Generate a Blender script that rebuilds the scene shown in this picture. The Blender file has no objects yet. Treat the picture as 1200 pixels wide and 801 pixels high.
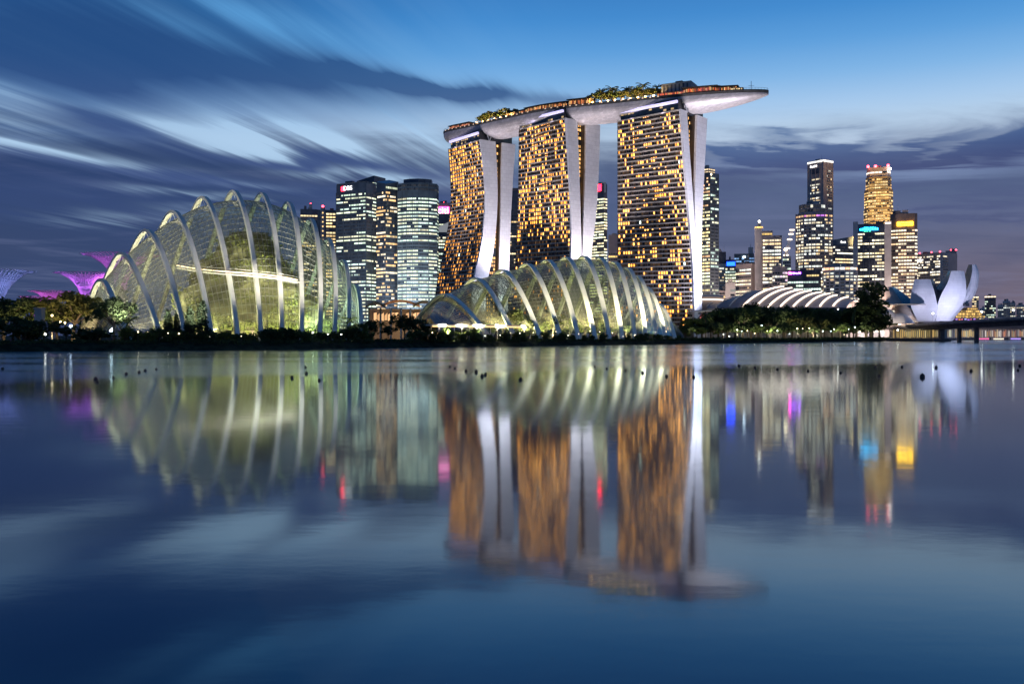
import bpy, math, random
import numpy as np
from mathutils import Vector, Matrix, noise as mnoise
R = math.radians
random.seed(7)
scene = bpy.context.scene
COL = scene.collection
F, EYE, YH = 1100.0, 5.0, 393.0          # focal length in photo pixels, eye height, horizon row

# ------------------------------------------------------------------ camera
cam_data = bpy.data.cameras.new('camera')
cam = bpy.data.objects.new('camera', cam_data); COL.objects.link(cam)
cam.location = (0, 0, EYE); cam.rotation_euler = (R(90), 0, 0)
cam_data.sensor_width = 36.0; cam_data.lens = 36.0 * F / 1200.0
cam_data.shift_y = (YH - 400.5) / 1200.0
cam_data.clip_start = 0.5; cam_data.clip_end = 60000
scene.camera = cam

# ------------------------------------------------------------------ render / exposure
scene.view_settings.view_transform = 'Standard'
scene.view_settings.look = 'None'
scene.view_settings.exposure = 0.0
scene.view_settings.gamma = 1.0
scene.view_settings.use_curve_mapping = False
scene.render.engine = 'CYCLES'
cy = scene.cycles
cy.use_denoising = True
try:
    cy.denoiser = 'OPENIMAGEDENOISE'
except Exception:
    pass
cy.max_bounces = 8; cy.transparent_max_bounces = 24; cy.glossy_bounces = 4; cy.diffuse_bounces = 2
cy.sample_clamp_indirect = 60.0
cy.caustics_reflective = False; cy.caustics_refractive = False

def srgb(r, g, b):
    def f(c):
        c /= 255.0
        return c / 12.92 if c <= 0.04045 else ((c + 0.055) / 1.055) ** 2.4
    return (f(r), f(g), f(b), 1.0)

# ------------------------------------------------------------------ small node-expression helper
class E:
    def __init__(s, nt, sock): s.nt, s.s = nt, sock
    def _m(s, op, *o, clamp=False):
        n = s.nt.nodes.new('ShaderNodeMath'); n.operation = op; n.use_clamp = clamp
        s.nt.links.new(s.s, n.inputs[0])
        for i, v in enumerate(o):
            if isinstance(v, E): s.nt.links.new(v.s, n.inputs[i + 1])
            else: n.inputs[i + 1].default_value = v
        return E(s.nt, n.outputs[0])
    def __add__(s, o): return s._m('ADD', o)
    def __sub__(s, o): return s._m('SUBTRACT', o)
    def __mul__(s, o): return s._m('MULTIPLY', o)
    def __truediv__(s, o): return s._m('DIVIDE', o)
    def exp(s): return E(s.nt, s._m('MULTIPLY', -1.0).s)._m('MULTIPLY', 1.0)._pow_e()
    def _pow_e(s):
        n = s.nt.nodes.new('ShaderNodeMath'); n.operation = 'EXPONENT'; s.nt.links.new(s.s, n.inputs[0]); return E(s.nt, n.outputs[0])
    def step(s, a, b):
        n = s.nt.nodes.new('ShaderNodeMapRange'); n.interpolation_type = 'SMOOTHSTEP'
        s.nt.links.new(s.s, n.inputs['Value'])
        n.inputs['From Min'].default_value = a; n.inputs['From Max'].default_value = b
        if a > b:
            n.inputs['From Min'].default_value = b; n.inputs['From Max'].default_value = a
            n.inputs['To Min'].default_value = 1.0; n.inputs['To Max'].default_value = 0.0
        return E(s.nt, n.outputs['Result'])

def mixc(nt, fac, a, b, kind='MIX'):
    n = nt.nodes.new('ShaderNodeMix'); n.data_type = 'RGBA'; n.blend_type = kind
    for sock, v in ((n.inputs[0], fac), (n.inputs[6], a), (n.inputs[7], b)):
        if isinstance(v, E): nt.links.new(v.s, sock)
        elif isinstance(v, bpy.types.NodeSocket): nt.links.new(v, sock)
        else: sock.default_value = v
    return n.outputs[2]

# ------------------------------------------------------------------ world: dusk sky with wind-drawn clouds
SUN_EL, SUN_AZ = 1.5, 12.0                # the sun has gone down behind the skyline
def build_world():
    w = bpy.data.worlds.new('World'); scene.world = w; w.use_nodes = True
    nt = w.node_tree; nt.nodes.clear(); L = nt.links.new
    out = nt.nodes.new('ShaderNodeOutputWorld'); bg = nt.nodes.new('ShaderNodeBackground')
    bg.inputs['Strength'].default_value = 0.1
    L(bg.outputs[0], out.inputs['Surface'])
    sky = nt.nodes.new('ShaderNodeTexSky'); sky.sky_type = 'NISHITA'; sky.sun_disc = False
    sky.sun_elevation = R(SUN_EL); sky.sun_rotation = R(SUN_AZ)
    tc = nt.nodes.new('ShaderNodeTexCoord')
    sx = nt.nodes.new('ShaderNodeSeparateXYZ'); L(tc.outputs['Generated'], sx.inputs[0])
    x, y, z = (E(nt, sx.outputs[i]) for i in range(3))
    az = x._m('ARCTAN2', y); el = z._m('ARCSINE')
    zc = z._m('MAXIMUM', 0.0)
    def streak(ang, sa, sb, scale, detail, rough, off, dist=0.0):
        """noise on the cloud deck, drawn out along the wind direction ang (degrees right of the view axis)"""
        den = zc + 0.05
        c, s = math.cos(R(ang)), math.sin(R(ang))
        qx, qy = x / den, y / den
        across = qx * c - qy * s
        along = qx * s + qy * c
        cb = nt.nodes.new('ShaderNodeCombineXYZ')
        L((across * sa).s, cb.inputs[0]); L((along * sb).s, cb.inputs[1]); cb.inputs[2].default_value = off
        n = nt.nodes.new('ShaderNodeTexNoise'); n.inputs['Scale'].default_value = scale
        n.inputs['Detail'].default_value = detail; n.inputs['Roughness'].default_value = rough
        n.inputs['Distortion'].default_value = dist
        L(cb.outputs[0], n.inputs['Vector'])
        return E(nt, n.outputs['Fac'])
    fine = streak(17.6, 1.0, 0.13, 3.2, 4, 0.52, 2.0, 0.0)
    soft = streak(17.6, 1.0, 0.12, 1.7, 2, 0.4, 4.0, 0.0)
    broad = streak(17.6, 1.0, 0.35, 0.9, 3, 0.45, 9.0, 0.3)
    flat = streak(82, 1.0, 0.40, 1.9, 6, 0.60, 5.0, 0.5)
    hair = streak(17.6, 1.0, 0.05, 10.0, 4, 0.55, 12.0, 0.0)
    hs = hair.step(0.32, 0.68)
    f0, b0, h0 = fine - 0.5, broad - 0.5, flat - 0.5
    s0 = soft - 0.5
    left_w = lambda a_: a_.step(0.08, -0.12) * el.step(R(8), R(12))
    azw = az + b0 * 0.10 + s0 * 0.10
    elw = el + s0 * 0.050 + b0 * 0.03 + f0 * 0.030 + (hair - 0.5) * 0.018
    def blob(px, py, rx, ry, tilt=0.0, a=azw, e=elw):
        caz = math.atan((px - 600) / F); cel = math.atan((YH - py) / F * math.cos(caz))
        u, v = a - caz, e - cel
        c, s = math.cos(R(-tilt)), math.sin(R(-tilt))
        p = (u * c + v * s) / (rx / F); q = (v * c - u * s) / (ry / F)
        return ((p * p + q * q) * -1.0)._pow_e()
    def total(lst, a=azw, e=elw):
        t = None
        for b in lst:
            bb = blob(*b[1:], a, e) * b[0]
            t = bb if t is None else t + bb
        return t
    # clear sky by elevation
    rmp = nt.nodes.new('ShaderNodeValToRGB'); cr = rmp.color_ramp; cr.interpolation = 'LINEAR'
    stops = [(0, (150, 146, 168)), (8, (172, 190, 216)), (11, (190, 212, 236)), (12.2, (180, 207, 234)), (13.2, (164, 200, 236)), (14.9, (126, 180, 230)),
             (16.7, (90, 158, 220)), (18.5, (64, 139, 208)), (23, (30, 98, 172)), (32, (14, 66, 128)), (50, (9, 42, 88)), (90, (6, 28, 60))]
    while len(cr.elements) < len(stops): cr.elements.new(0.5)
    for e_, (d, c) in zip(cr.elements, stops):
        e_.position = d / 90.0; e_.color = srgb(*c)
    L((el * (2 / math.pi))._m('MAXIMUM', 0.0).s, rmp.inputs[0])
    col = rmp.outputs[0]
    # the blue is deeper away from the afterglow
    deep = (az + s0 * 0.15).step(0.0, -0.42)
    hi = el.step(R(4), R(9))
    col = mixc(nt, (deep * hi) * 0.9, col, mixc(nt, (el + f0 * 0.05).step(R(11), R(17)), srgb(46, 92, 152), srgb(18, 70, 128)))
    col = mixc(nt, (hs * fine) * left_w(az) * 0.16, col, srgb(150, 196, 236))
    col = mixc(nt, 0.003, col, sky.outputs[0])
    # low bank of mauve cloud toward the horizon
    left = az.step(0.10, -0.10)
    low = (el + h0 * 0.085 + f0 * 0.012).step(R(13.1), R(9.9)) * 0.95
    lowl = (el + s0 * 0.05 + b0 * 0.03 + f0 * 0.03).step(R(12.2), R(8.6)) * left * 0.93
    low_c = mixc(nt, az.step(-0.3, 0.35), srgb(42, 62, 104), srgb(82, 97, 134))
    warm = el.step(R(8.5), R(1.5)) * az.step(-0.05, 0.55)
    low_c = mixc(nt, warm * 0.95, low_c, srgb(114, 102, 118))
    low_c = mixc(nt, (flat * 0.6 + fine * 0.4).step(0.46, 0.68) * 0.30, low_c, srgb(112, 122, 162))
    low_c = mixc(nt, (flat * 0.5 + broad * 0.5).step(0.52, 0.34) * 0.35, low_c, srgb(50, 66, 104))
    col = mixc(nt, low._m('MAXIMUM', lowl), col, low_c)
    # thin bright cloud
    bright = total([(1.9, 40, 167, 115, 10, 5), (0.7, 20, 110, 90, 16, 12), (1.3, 245, 146, 70, 11, 12), (1.5, 350, 158, 85, 14, 10), (0.8, 455, 135, 70, 24, 18),
                    (0.5, 500, 165, 50, 16, 10), (0.85, 330, 22, 150, 18, 8), (0.5, 190, 34, 100, 14, 12), (0.6, 200, 230, 75, 6, -2), (0.5, 300, 210, 50, 5, 2), (0.9, 462, 202, 75, 6, 3),
                    (0.3, 130, 262, 60, 5, 0), (0.35, 560, 172, 60, 30, 18), (0.3, 660, 160, 60, 30, 18), (0.35, 240, 256, 70, 5, 0)])
    bright = (bright * (fine * 1.0 + hs * 0.95 - 0.22))._m('MINIMUM', 1.0)
    bc = mixc(nt, el.step(R(11), R(16)), srgb(180, 212, 242), srgb(92, 160, 218))
    col = mixc(nt, bright * 0.92, col, bc)
    thin = total([(0.55, 1120, 200, 130, 10, -3), (0.5, 870, 188, 60, 10, 0), (0.35, 990, 205, 90, 9, 0)], az + b0 * 0.05, el + h0 * 0.03)
    col = mixc(nt, (thin * (flat * 1.6 + 0.1))._m('MINIMUM', 1.0), col, srgb(132, 152, 192))
    # dark drawn-out cloud
    dark = total([(1.3, 250, 82, 210, 22, 5), (1.1, 440, 84, 140, 14, 8), (0.8, 580, 102, 90, 9, 6), (0.9, 50, 66, 150, 26, 4), (0.6, 60, 10, 120, 26, 4),
                  (1.0, 140, 136, 90, 9, 8), (1.1, 150, 194, 190, 10, 3), (1.0, 400, 187, 150, 7, 4), (0.5, 60, 235, 170, 24, 0), (0.5, 520, 240, 160, 22, 0), (0.4, 690, 110, 50, 8, 8)])
    dark = (dark * (soft * 0.9 + fine * 0.6 - hs * 0.18 + 0.36))._m('MINIMUM', 1.0)
    dc = mixc(nt, el.step(R(9), R(16)), srgb(62, 82, 132), srgb(38, 76, 130))
    col = mixc(nt, dark * 0.86, col, dc)
    # ragged slate cloud on the right
    a2, e2 = az + b0 * 0.05, el + h0 * 0.080 + f0 * 0.02
    slate = total([(1.3, 880, 170, 75, 9, 6), (0.9, 960, 176, 80, 7, 2), (1.3, 1110, 168, 95, 6, -4), (1.2, 1192, 166, 40, 16, -6), (0.9, 983, 156, 34, 6, -4), (0.7, 905, 152, 26, 4, 8), (0.7, 1080, 156, 70, 4, -5), (0.6, 1000, 166, 60, 5, 2), (0.9, 1090, 188, 60, 5, 6), (0.7, 860, 200, 80, 8, 0), (0.6, 1000, 222, 220, 10, 3), (0.45, 1120, 250, 120, 8, 0)], a2, e2)
    slate = (slate * (flat * 2.6 - 0.25))._m('MINIMUM', 1.0)
    col = mixc(nt, slate * 0.85, col, mixc(nt, el.step(R(9), R(12)), srgb(64, 74, 118), srgb(64, 98, 152)))
    # below the horizon: dim
    g = nt.nodes.new('ShaderNodeVectorMath'); g.operation = 'SCALE'; g.inputs['Scale'].default_value = 10.0
    L(col, g.inputs[0]); L(g.outputs[0], bg.inputs['Color'])
build_world()

sun = bpy.data.objects.new('sun', bpy.data.lights.new('sun', 'SUN')); COL.objects.link(sun)
sun.data.energy = 0.01; sun.data.angle = R(60); sun.data.color = (1.0, 0.86, 0.74)
_d = Vector((math.sin(R(SUN_AZ)) * math.cos(R(SUN_EL)), math.cos(R(SUN_AZ)) * math.cos(R(SUN_EL)), math.sin(R(SUN_EL))))
sun.rotation_euler = _d.to_track_quat('Z', 'Y').to_euler()

# ------------------------------------------------------------------ helpers
def at(px, py, d): return Vector(((px - 600) * d / F, d, EYE + (YH - py) * d / F))
def wx(px, d): return (px - 600) * d / F
def hz(py, d): return EYE + (YH - py) * d / F

class MB:
    """collects faces, then links them as ONE mesh object"""
    def __init__(s): s.v, s.f, s.c, s.m = [], [], [], []
    def face(s, pts, col=None, mi=0):
        n = len(s.v); s.v += [tuple(p) for p in pts]; s.f.append(tuple(range(n, n + len(pts)))); s.c.append(col); s.m.append(mi)
    def mesh(s, vs, fs, col=None, mi=0):
        n = len(s.v); s.v += [tuple(p) for p in vs]
        for f in fs: s.f.append(tuple(i + n for i in f)); s.c.append(col); s.m.append(mi)
    def box(s, x0, x1, y0, y1, z0, z1, M=None, col=None, mi=0):
        vs = [Vector((x, y, z)) for z in (z0, z1) for x, y in ((x0, y0), (x1, y0), (x1, y1), (x0, y1))]
        if M is not None: vs = [M @ v for v in vs]
        s.mesh(vs, [(3, 2, 1, 0), (4, 5, 6, 7), (0, 1, 5, 4), (1, 2, 6, 5), (2, 3, 7, 6), (3, 0, 4, 7)], col, mi)
    def prism(s, plan, z0, z1, col=None, top=None, mi=0):
        n = len(plan); t = top or plan
        vs = [(p[0], p[1], z0) for p in plan] + [(p[0], p[1], z1) for p in t]
        s.mesh(vs, [tuple(range(n))[::-1], tuple(range(n, 2 * n))] + [(i, (i + 1) % n, n + (i + 1) % n, n + i) for i in range(n)], col, mi)
    def tube(s, pts, rad, n=6, col=None, cap=True, flat=None, up=None):
        """tube along pts; rad number or list; flat = (half width, half thickness) gives a box section"""
        pts = [Vector(p) for p in pts]; rings = []
        for i, p in enumerate(pts):
            t = (pts[min(i + 1, len(pts) - 1)] - pts[max(i - 1, 0)])
            if t.length < 1e-6: t = Vector((0, 0, 1))
            t.normalize()
            ref = (up[i] if isinstance(up, list) else up) if up is not None else (Vector((0, 0, 1)) if abs(t.z) < 0.9 else Vector((1, 0, 0)))
            a = t.cross(ref)
            if a.length < 1e-5: a = t.cross(Vector((0.3, 1, 0.2)))
            a.normalize(); b = a.cross(t).normalized()
            r = rad[i] if isinstance(rad, (list, tuple)) else rad
            if flat:
                k = r
                hw, ht = flat
                rings.append([p + a * hw * k + b * ht * k, p - a * hw * k + b * ht * k, p - a * hw * k - b * ht * k, p + a * hw * k - b * ht * k])
            else:
                rings.append([p + (a * math.cos(2 * math.pi * j / n) + b * math.sin(2 * math.pi * j / n)) * r for j in range(n)])
        m = len(rings[0]); vs = [q for r_ in rings for q in r_]
        fs = [(i * m + j, i * m + (j + 1) % m, (i + 1) * m + (j + 1) % m, (i + 1) * m + j) for i in range(len(rings) - 1) for j in range(m)]
        if cap: fs += [tuple(range(m))[::-1], tuple(range((len(rings) - 1) * m, len(rings) * m))]
        s.mesh(vs, fs, col)
    def lathe(s, prof, c=(0, 0, 0), n=16, col=None):
        vs = [(c[0] + r * math.cos(2 * math.pi * j / n), c[1] + r * math.sin(2 * math.pi * j / n), c[2] + z) for r, z in prof for j in range(n)]
        fs = [(i * n + j, i * n + (j + 1) % n, (i + 1) * n + (j + 1) % n, (i + 1) * n + j) for i in range(len(prof) - 1) for j in range(n)]
        fs += [tuple(range(n))[::-1], tuple(range((len(prof) - 1) * n, len(prof) * n))]
        s.mesh(vs, fs, col)
    def grid(s, rows, col=None, close=False):
        m = len(rows[0]); vs = [p for r_ in rows for p in r_]
        fs = [(i * m + j, i * m + j + 1, (i + 1) * m + j + 1, (i + 1) * m + j) for i in range(len(rows) - 1) for j in range(m - 1)]
        s.mesh(vs, fs, col)
    def data(s, name, mat, smooth=False, origin=None):
        me = bpy.data.meshes.new(name)
        vs = s.v if origin is None else [(p[0] - origin[0], p[1] - origin[1], p[2] - origin[2]) for p in s.v]
        me.from_pydata(vs, [], s.f)
        mats = mat if isinstance(mat, (list, tuple)) else [mat]
        for m_ in mats: me.materials.append(m_)
        if len(mats) > 1: me.polygons.foreach_set('material_index', s.m)
        if any(c is not None for c in s.c):
            a = me.attributes.new('glow', 'FLOAT_COLOR', 'FACE')
            flat = []
            for c in s.c: flat += [c[0], c[1], c[2], 1.0] if c is not None else [0, 0, 0, 1.0]
            a.data.foreach_set('color', flat)
        if smooth: me.polygons.foreach_set('use_smooth', [True] * len(me.polygons))
        me.update()
        return me
    def build(s, name, mat, parent=None, smooth=False):
        origin = parent_origin(parent)
        o = bpy.data.objects.new(name, s.data(name, mat, smooth, origin)); COL.objects.link(o)
        if parent is not None: o.parent = parent
        return o

def parent_origin(p):
    """world position of a parent Empty (things are never rotated while they are built)"""
    if p is None: return None
    v = Vector((0, 0, 0))
    while p is not None: v = v + p.location; p = p.parent
    return v

def tag(o, label, cat, group=None, kind=None):
    if label: o['label'] = label
    if cat: o['category'] = cat
    if group: o['group'] = group
    if kind: o['kind'] = kind
    return o
def thing(name, label, cat, loc=(0, 0, 0), group=None):
    o = bpy.data.objects.new(name, None); COL.objects.link(o); o.location = loc; o.empty_display_size = 1
    return tag(o, label, cat, group)
def struct(name, mb, mat, smooth=False):
    o = mb.build(name, mat, None, smooth); o['kind'] = 'structure'; return o
def copy_tree(root, loc, rz=0.0, sc=1.0, label=None, group=None):
    def rec(o, par):
        c = o.copy(); COL.objects.link(c)
        if par is not None: c.parent = par
        for ch in [k for k in kids.get(o.name, [])]: rec(ch, c)
        return c
    kids = {}
    for k in bpy.data.objects:
        if k.parent is not None: kids.setdefault(k.parent.name, []).append(k)
    r = rec(root, None)
    r.location = loc; r.rotation_euler = (0, 0, rz); r.scale = (sc, sc, sc) if not isinstance(sc, tuple) else sc
    if label: r['label'] = label
    if group: r['group'] = group
    return r

# ------------------------------------------------------------------ materials
def lin(c): return (c[0], c[1], c[2], 1.0)
def make_mat(name, base, rough=0.6, metal=0.0, var=0.15, scale=0.3, spec=0.5, emit=None, estr=0.0, bump=0.0):
    m = bpy.data.materials.new(name); m.use_nodes = True
    nt = m.node_tree; b = nt.nodes['Principled BSDF']
    b.inputs['Roughness'].default_value = rough; b.inputs['Metallic'].default_value = metal
    b.inputs['Specular IOR Level'].default_value = spec
    tc = nt.nodes.new('ShaderNodeTexCoord'); n = nt.nodes.new('ShaderNodeTexNoise')
    n.inputs['Scale'].default_value = scale; n.inputs['Detail'].default_value = 5
    nt.links.new(tc.outputs['Object'], n.inputs['Vector'])
    f = E(nt, n.outputs['Fac']).step(0.3, 0.7)
    c = mixc(nt, f, lin([k * (1 - var) for k in base]), lin([min(1, k * (1 + var)) for k in base]))
    nt.links.new(c, b.inputs['Base Color'])
    if emit is not None:
        b.inputs['Emission Color'].default_value = lin(emit); b.inputs['Emission Strength'].default_value = estr
    if bump:
        bp = nt.nodes.new('ShaderNodeBump'); bp.inputs['Strength'].default_value = bump
        nt.links.new(n.outputs['Fac'], bp.inputs['Height']); nt.links.new(bp.outputs[0], b.inputs['Normal'])
    return m
def panel_mat(name, base, rough, w, h, mortar=0.72, var=0.06, size=.03):
    m = make_mat(name, base, rough, var=var, scale=0.06)
    nt = m.node_tree; b = nt.nodes['Principled BSDF']; tc = nt.nodes['Texture Coordinate']
    sp = nt.nodes.new('ShaderNodeSeparateXYZ'); nt.links.new(tc.outputs['Object'], sp.inputs[0])
    x, y = E(nt, sp.outputs[0]), E(nt, sp.outputs[1]); cb = nt.nodes.new('ShaderNodeCombineXYZ')
    nt.links.new((x * 0.77 + y * 0.64).s, cb.inputs[0]); nt.links.new(sp.outputs[2], cb.inputs[1])
    br = nt.nodes.new('ShaderNodeTexBrick'); br.inputs['Scale'].default_value = 1.0; br.offset = 0.5
    br.inputs['Color1'].default_value = (1, 1, 1, 1); br.inputs['Color2'].default_value = (.90, .90, .91, 1); br.inputs['Mortar'].default_value = (mortar, mortar, mortar, 1)
    br.inputs['Mortar Size'].default_value = size * h; br.inputs['Brick Width'].default_value = w; br.inputs['Row Height'].default_value = h
    nt.links.new(cb.outputs[0], br.inputs['Vector'])
    st = nt.nodes.new('ShaderNodeTexNoise'); st.inputs['Scale'].default_value = 1.0; st.inputs['Detail'].default_value = 5
    c2 = nt.nodes.new('ShaderNodeCombineXYZ'); nt.links.new((x * 0.5 + y * 0.4).s, c2.inputs[0]); nt.links.new((E(nt, sp.outputs[2]) * 0.035).s, c2.inputs[1]); nt.links.new(c2.outputs[0], st.inputs['Vector'])
    old = b.inputs['Base Color'].links[0].from_socket
    c = mixc(nt, 1.0, old, br.outputs['Color'], 'MULTIPLY')
    c = mixc(nt, E(nt, st.outputs['Fac']).step(0.5, 0.75) * 0.12, c, lin([k * .62 for k in base]))
    nt.links.new(c, b.inputs['Base Color'])
    return m
def glow_mat(name, strength=1.0, base=(0.02, 0.025, 0.035), rough=0.12, sampling=False):
    """window glass whose lit panes are given per pane by the face attribute 'glow'"""
    m = bpy.data.materials.new(name); m.use_nodes = True
    nt = m.node_tree; b = nt.nodes['Principled BSDF']
    b.inputs['Base Color'].default_value = lin(base); b.inputs['Roughness'].default_value = rough
    a = nt.nodes.new('ShaderNodeAttribute'); a.attribute_name = 'glow'
    nt.links.new(a.outputs['Color'], b.inputs['Emission Color']); b.inputs['Emission Strength'].default_value = strength
    if not sampling: m.cycles.emission_sampling = 'NONE'
    return m
def lamp_mat(name, c, s, sampling=True):
    m = make_mat(name, (0.6, 0.6, 0.6), emit=c, estr=s)
    if not sampling: m.cycles.emission_sampling = 'NONE'
    return m
def leaf_mat(name, c, var=0.45, scale=0.25):
    m = make_mat(name, c, rough=0.75, var=var, scale=scale, spec=0.2)
    nt = m.node_tree; b = nt.nodes['Principled BSDF']
    tr = nt.nodes.new('ShaderNodeBsdfTranslucent'); mx = nt.nodes.new('ShaderNodeMixShader'); mx.inputs[0].default_value = 0.25
    tr.inputs['Color'].default_value = lin([k * 1.2 for k in c])
    out = nt.nodes['Material Output']
    nt.links.new(b.outputs[0], mx.inputs[1]); nt.links.new(tr.outputs[0], mx.inputs[2]); nt.links.new(mx.outputs[0], out.inputs['Surface'])
    return m
def glass_mat(name, tint, frit, gloss=0.42, rough=0.08):
    """fritted greenhouse glass: mostly clear, a little of the indoor light caught in the pane"""
    m = bpy.data.materials.new(name); m.use_nodes = True
    nt = m.node_tree; nt.nodes.clear()
    out = nt.nodes.new('ShaderNodeOutputMaterial'); t = nt.nodes.new('ShaderNodeBsdfTransparent'); g = nt.nodes.new('ShaderNodeBsdfGlossy')
    d = nt.nodes.new('ShaderNodeBsdfTranslucent'); d.inputs['Color'].default_value = (0.80, 0.74, 0.50, 1)
    d2 = nt.nodes.new('ShaderNodeBsdfDiffuse'); d2.inputs['Color'].default_value = (0.66, 0.64, 0.48, 1)
    t.inputs['Color'].default_value = lin(tint); g.inputs['Roughness'].default_value = rough
    lw = nt.nodes.new('ShaderNodeLayerWeight'); lw.inputs['Blend'].default_value = 0.12
    f = E(nt, lw.outputs['Fresnel']) * gloss + 0.02
    m1 = nt.nodes.new('ShaderNodeMixShader'); m2 = nt.nodes.new('ShaderNodeMixShader'); m3 = nt.nodes.new('ShaderNodeMixShader')
    m2.inputs[0].default_value = frit; m3.inputs[0].default_value = 0.4
    nt.links.new(d.outputs[0], m3.inputs[1]); nt.links.new(d2.outputs[0], m3.inputs[2])
    nt.links.new(f.s, m1.inputs[0]); nt.links.new(t.outputs[0], m1.inputs[1]); nt.links.new(g.outputs[0], m1.inputs[2])
    nt.links.new(m1.outputs[0], m2.inputs[1]); nt.links.new(m3.outputs[0], m2.inputs[2]); nt.links.new(m2.outputs[0], out.inputs['Surface'])
    return m

M = {
 'white_panel': panel_mat('white_panel', (0.74, 0.74, 0.77), 0.5, 5.0, 3.7),
 'steel': make_mat('pale_steel', (0.66, 0.65, 0.60), 0.55, 0.0, var=0.08, scale=0.2),
 'steel_white': make_mat('white_steel', (0.80, 0.79, 0.70), 0.6, 0.0, var=0.08, scale=0.2),
 'lattice': make_mat('lattice_metal', (0.15, 0.16, 0.15), 0.5, 0.2),
 'hull': None,
 'dark_glass': make_mat('dark_glass', (0.02, 0.028, 0.04), 0.1, var=0.3),
 'concrete': make_mat('concrete', (0.40, 0.37, 0.35), 0.8, var=0.15, scale=0.15),
 'concrete_pale': make_mat('pale_concrete', (0.55, 0.53, 0.52), 0.75, var=0.1, scale=0.1),
 'concrete_dark': make_mat('dark_concrete', (0.12, 0.12, 0.13), 0.8, var=0.2, scale=0.15),
 'tower_skin': make_mat('bronze_tower_skin', (0.075, 0.06, 0.05), 0.5, var=0.15, scale=0.1),
 'balcony': make_mat('balcony_front', (0.46, 0.41, 0.36), 0.7, var=0.25, scale=0.25),
 'curtain_wall': make_mat('blue_curtain_wall', (0.13, 0.155, 0.18), 0.3, 0.2, var=0.2, scale=0.1),
 'curtain_dark': make_mat('dark_curtain_wall', (0.075, 0.088, 0.115), 0.25, 0.2, var=0.25, scale=0.1),
 'stone_pink': make_mat('pink_granite', (0.46, 0.39, 0.37), 0.7, var=0.1, scale=0.1),
 'stone_brown': make_mat('brown_granite', (0.20, 0.155, 0.135), 0.6, var=0.15, scale=0.1),
 'stone_gold': make_mat('gold_granite', (0.36, 0.27, 0.16), 0.6, var=0.12, scale=0.1),
 'window': glow_mat('window_glass', 1.0),
 'roof_grey': make_mat('grey_roof_metal', (0.30, 0.27, 0.27), 0.5, 0.1, var=0.12, scale=0.1),
 'wood': make_mat('timber', (0.30, 0.18, 0.10), 0.6, var=0.25, scale=0.6),
 'bark': make_mat('bark', (0.06, 0.045, 0.035), 0.9, var=0.3, scale=1.5),
 'deck_dark': make_mat('dark_deck', (0.05, 0.05, 0.05), 0.8, var=0.3),
 'asphalt': make_mat('asphalt', (0.05, 0.05, 0.052), 0.85, var=0.25),
 'buoy': make_mat('black_buoy_plastic', (0.012, 0.012, 0.014), 0.5, var=0.2),
 'leaf_dark': leaf_mat('dark_leaves', (0.050, 0.075, 0.030)),
 'leaf_mid': leaf_mat('green_leaves', (0.075, 0.11, 0.035)),
 'leaf_olive': leaf_mat('olive_leaves', (0.10, 0.105, 0.035)),
 'leaf_lush': leaf_mat('lush_leaves', (0.11, 0.13, 0.035), var=0.7, scale=0.16),
 'needle': leaf_mat('conifer_needles', (0.03, 0.05, 0.025)),
 'lamp_warm': lamp_mat('warm_lamp', (1.0, 0.78, 0.45), 9.0),
 'lamp_white': lamp_mat('white_lamp', (1.0, 0.95, 0.82), 14.0),
 'lamp_cool': lamp_mat('cool_lamp', (0.72, 0.86, 1.0), 14.0),
 'lamp_red': lamp_mat('red_beacon', (1.0, 0.05, 0.08), 10.0),
 'lamp_violet': lamp_mat('violet_lamp', (0.6, 0.25, 1.0), 6.0),
 'strip_warm': lamp_mat('warm_light_strip', (1.0, 0.80, 0.62), 2.6),
 'strip_violet': lamp_mat('lavender_light_strip', (0.62, 0.56, 1.0), 1.1),
 'strip_gold': lamp_mat('golden_light_strip', (1.0, 0.62, 0.22), 1.8),
 'lamp_deck': lamp_mat('deck_lantern_light', (1.0, 0.50, 0.13), 22.0),
 'strip_rim': lamp_mat('dim_rim_lamp', (1.0, 0.62, 0.34), 0.7),
 'strip_walk': lamp_mat('walkway_light_strip', (1.0, 0.76, 0.48), 2.2),
}
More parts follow.
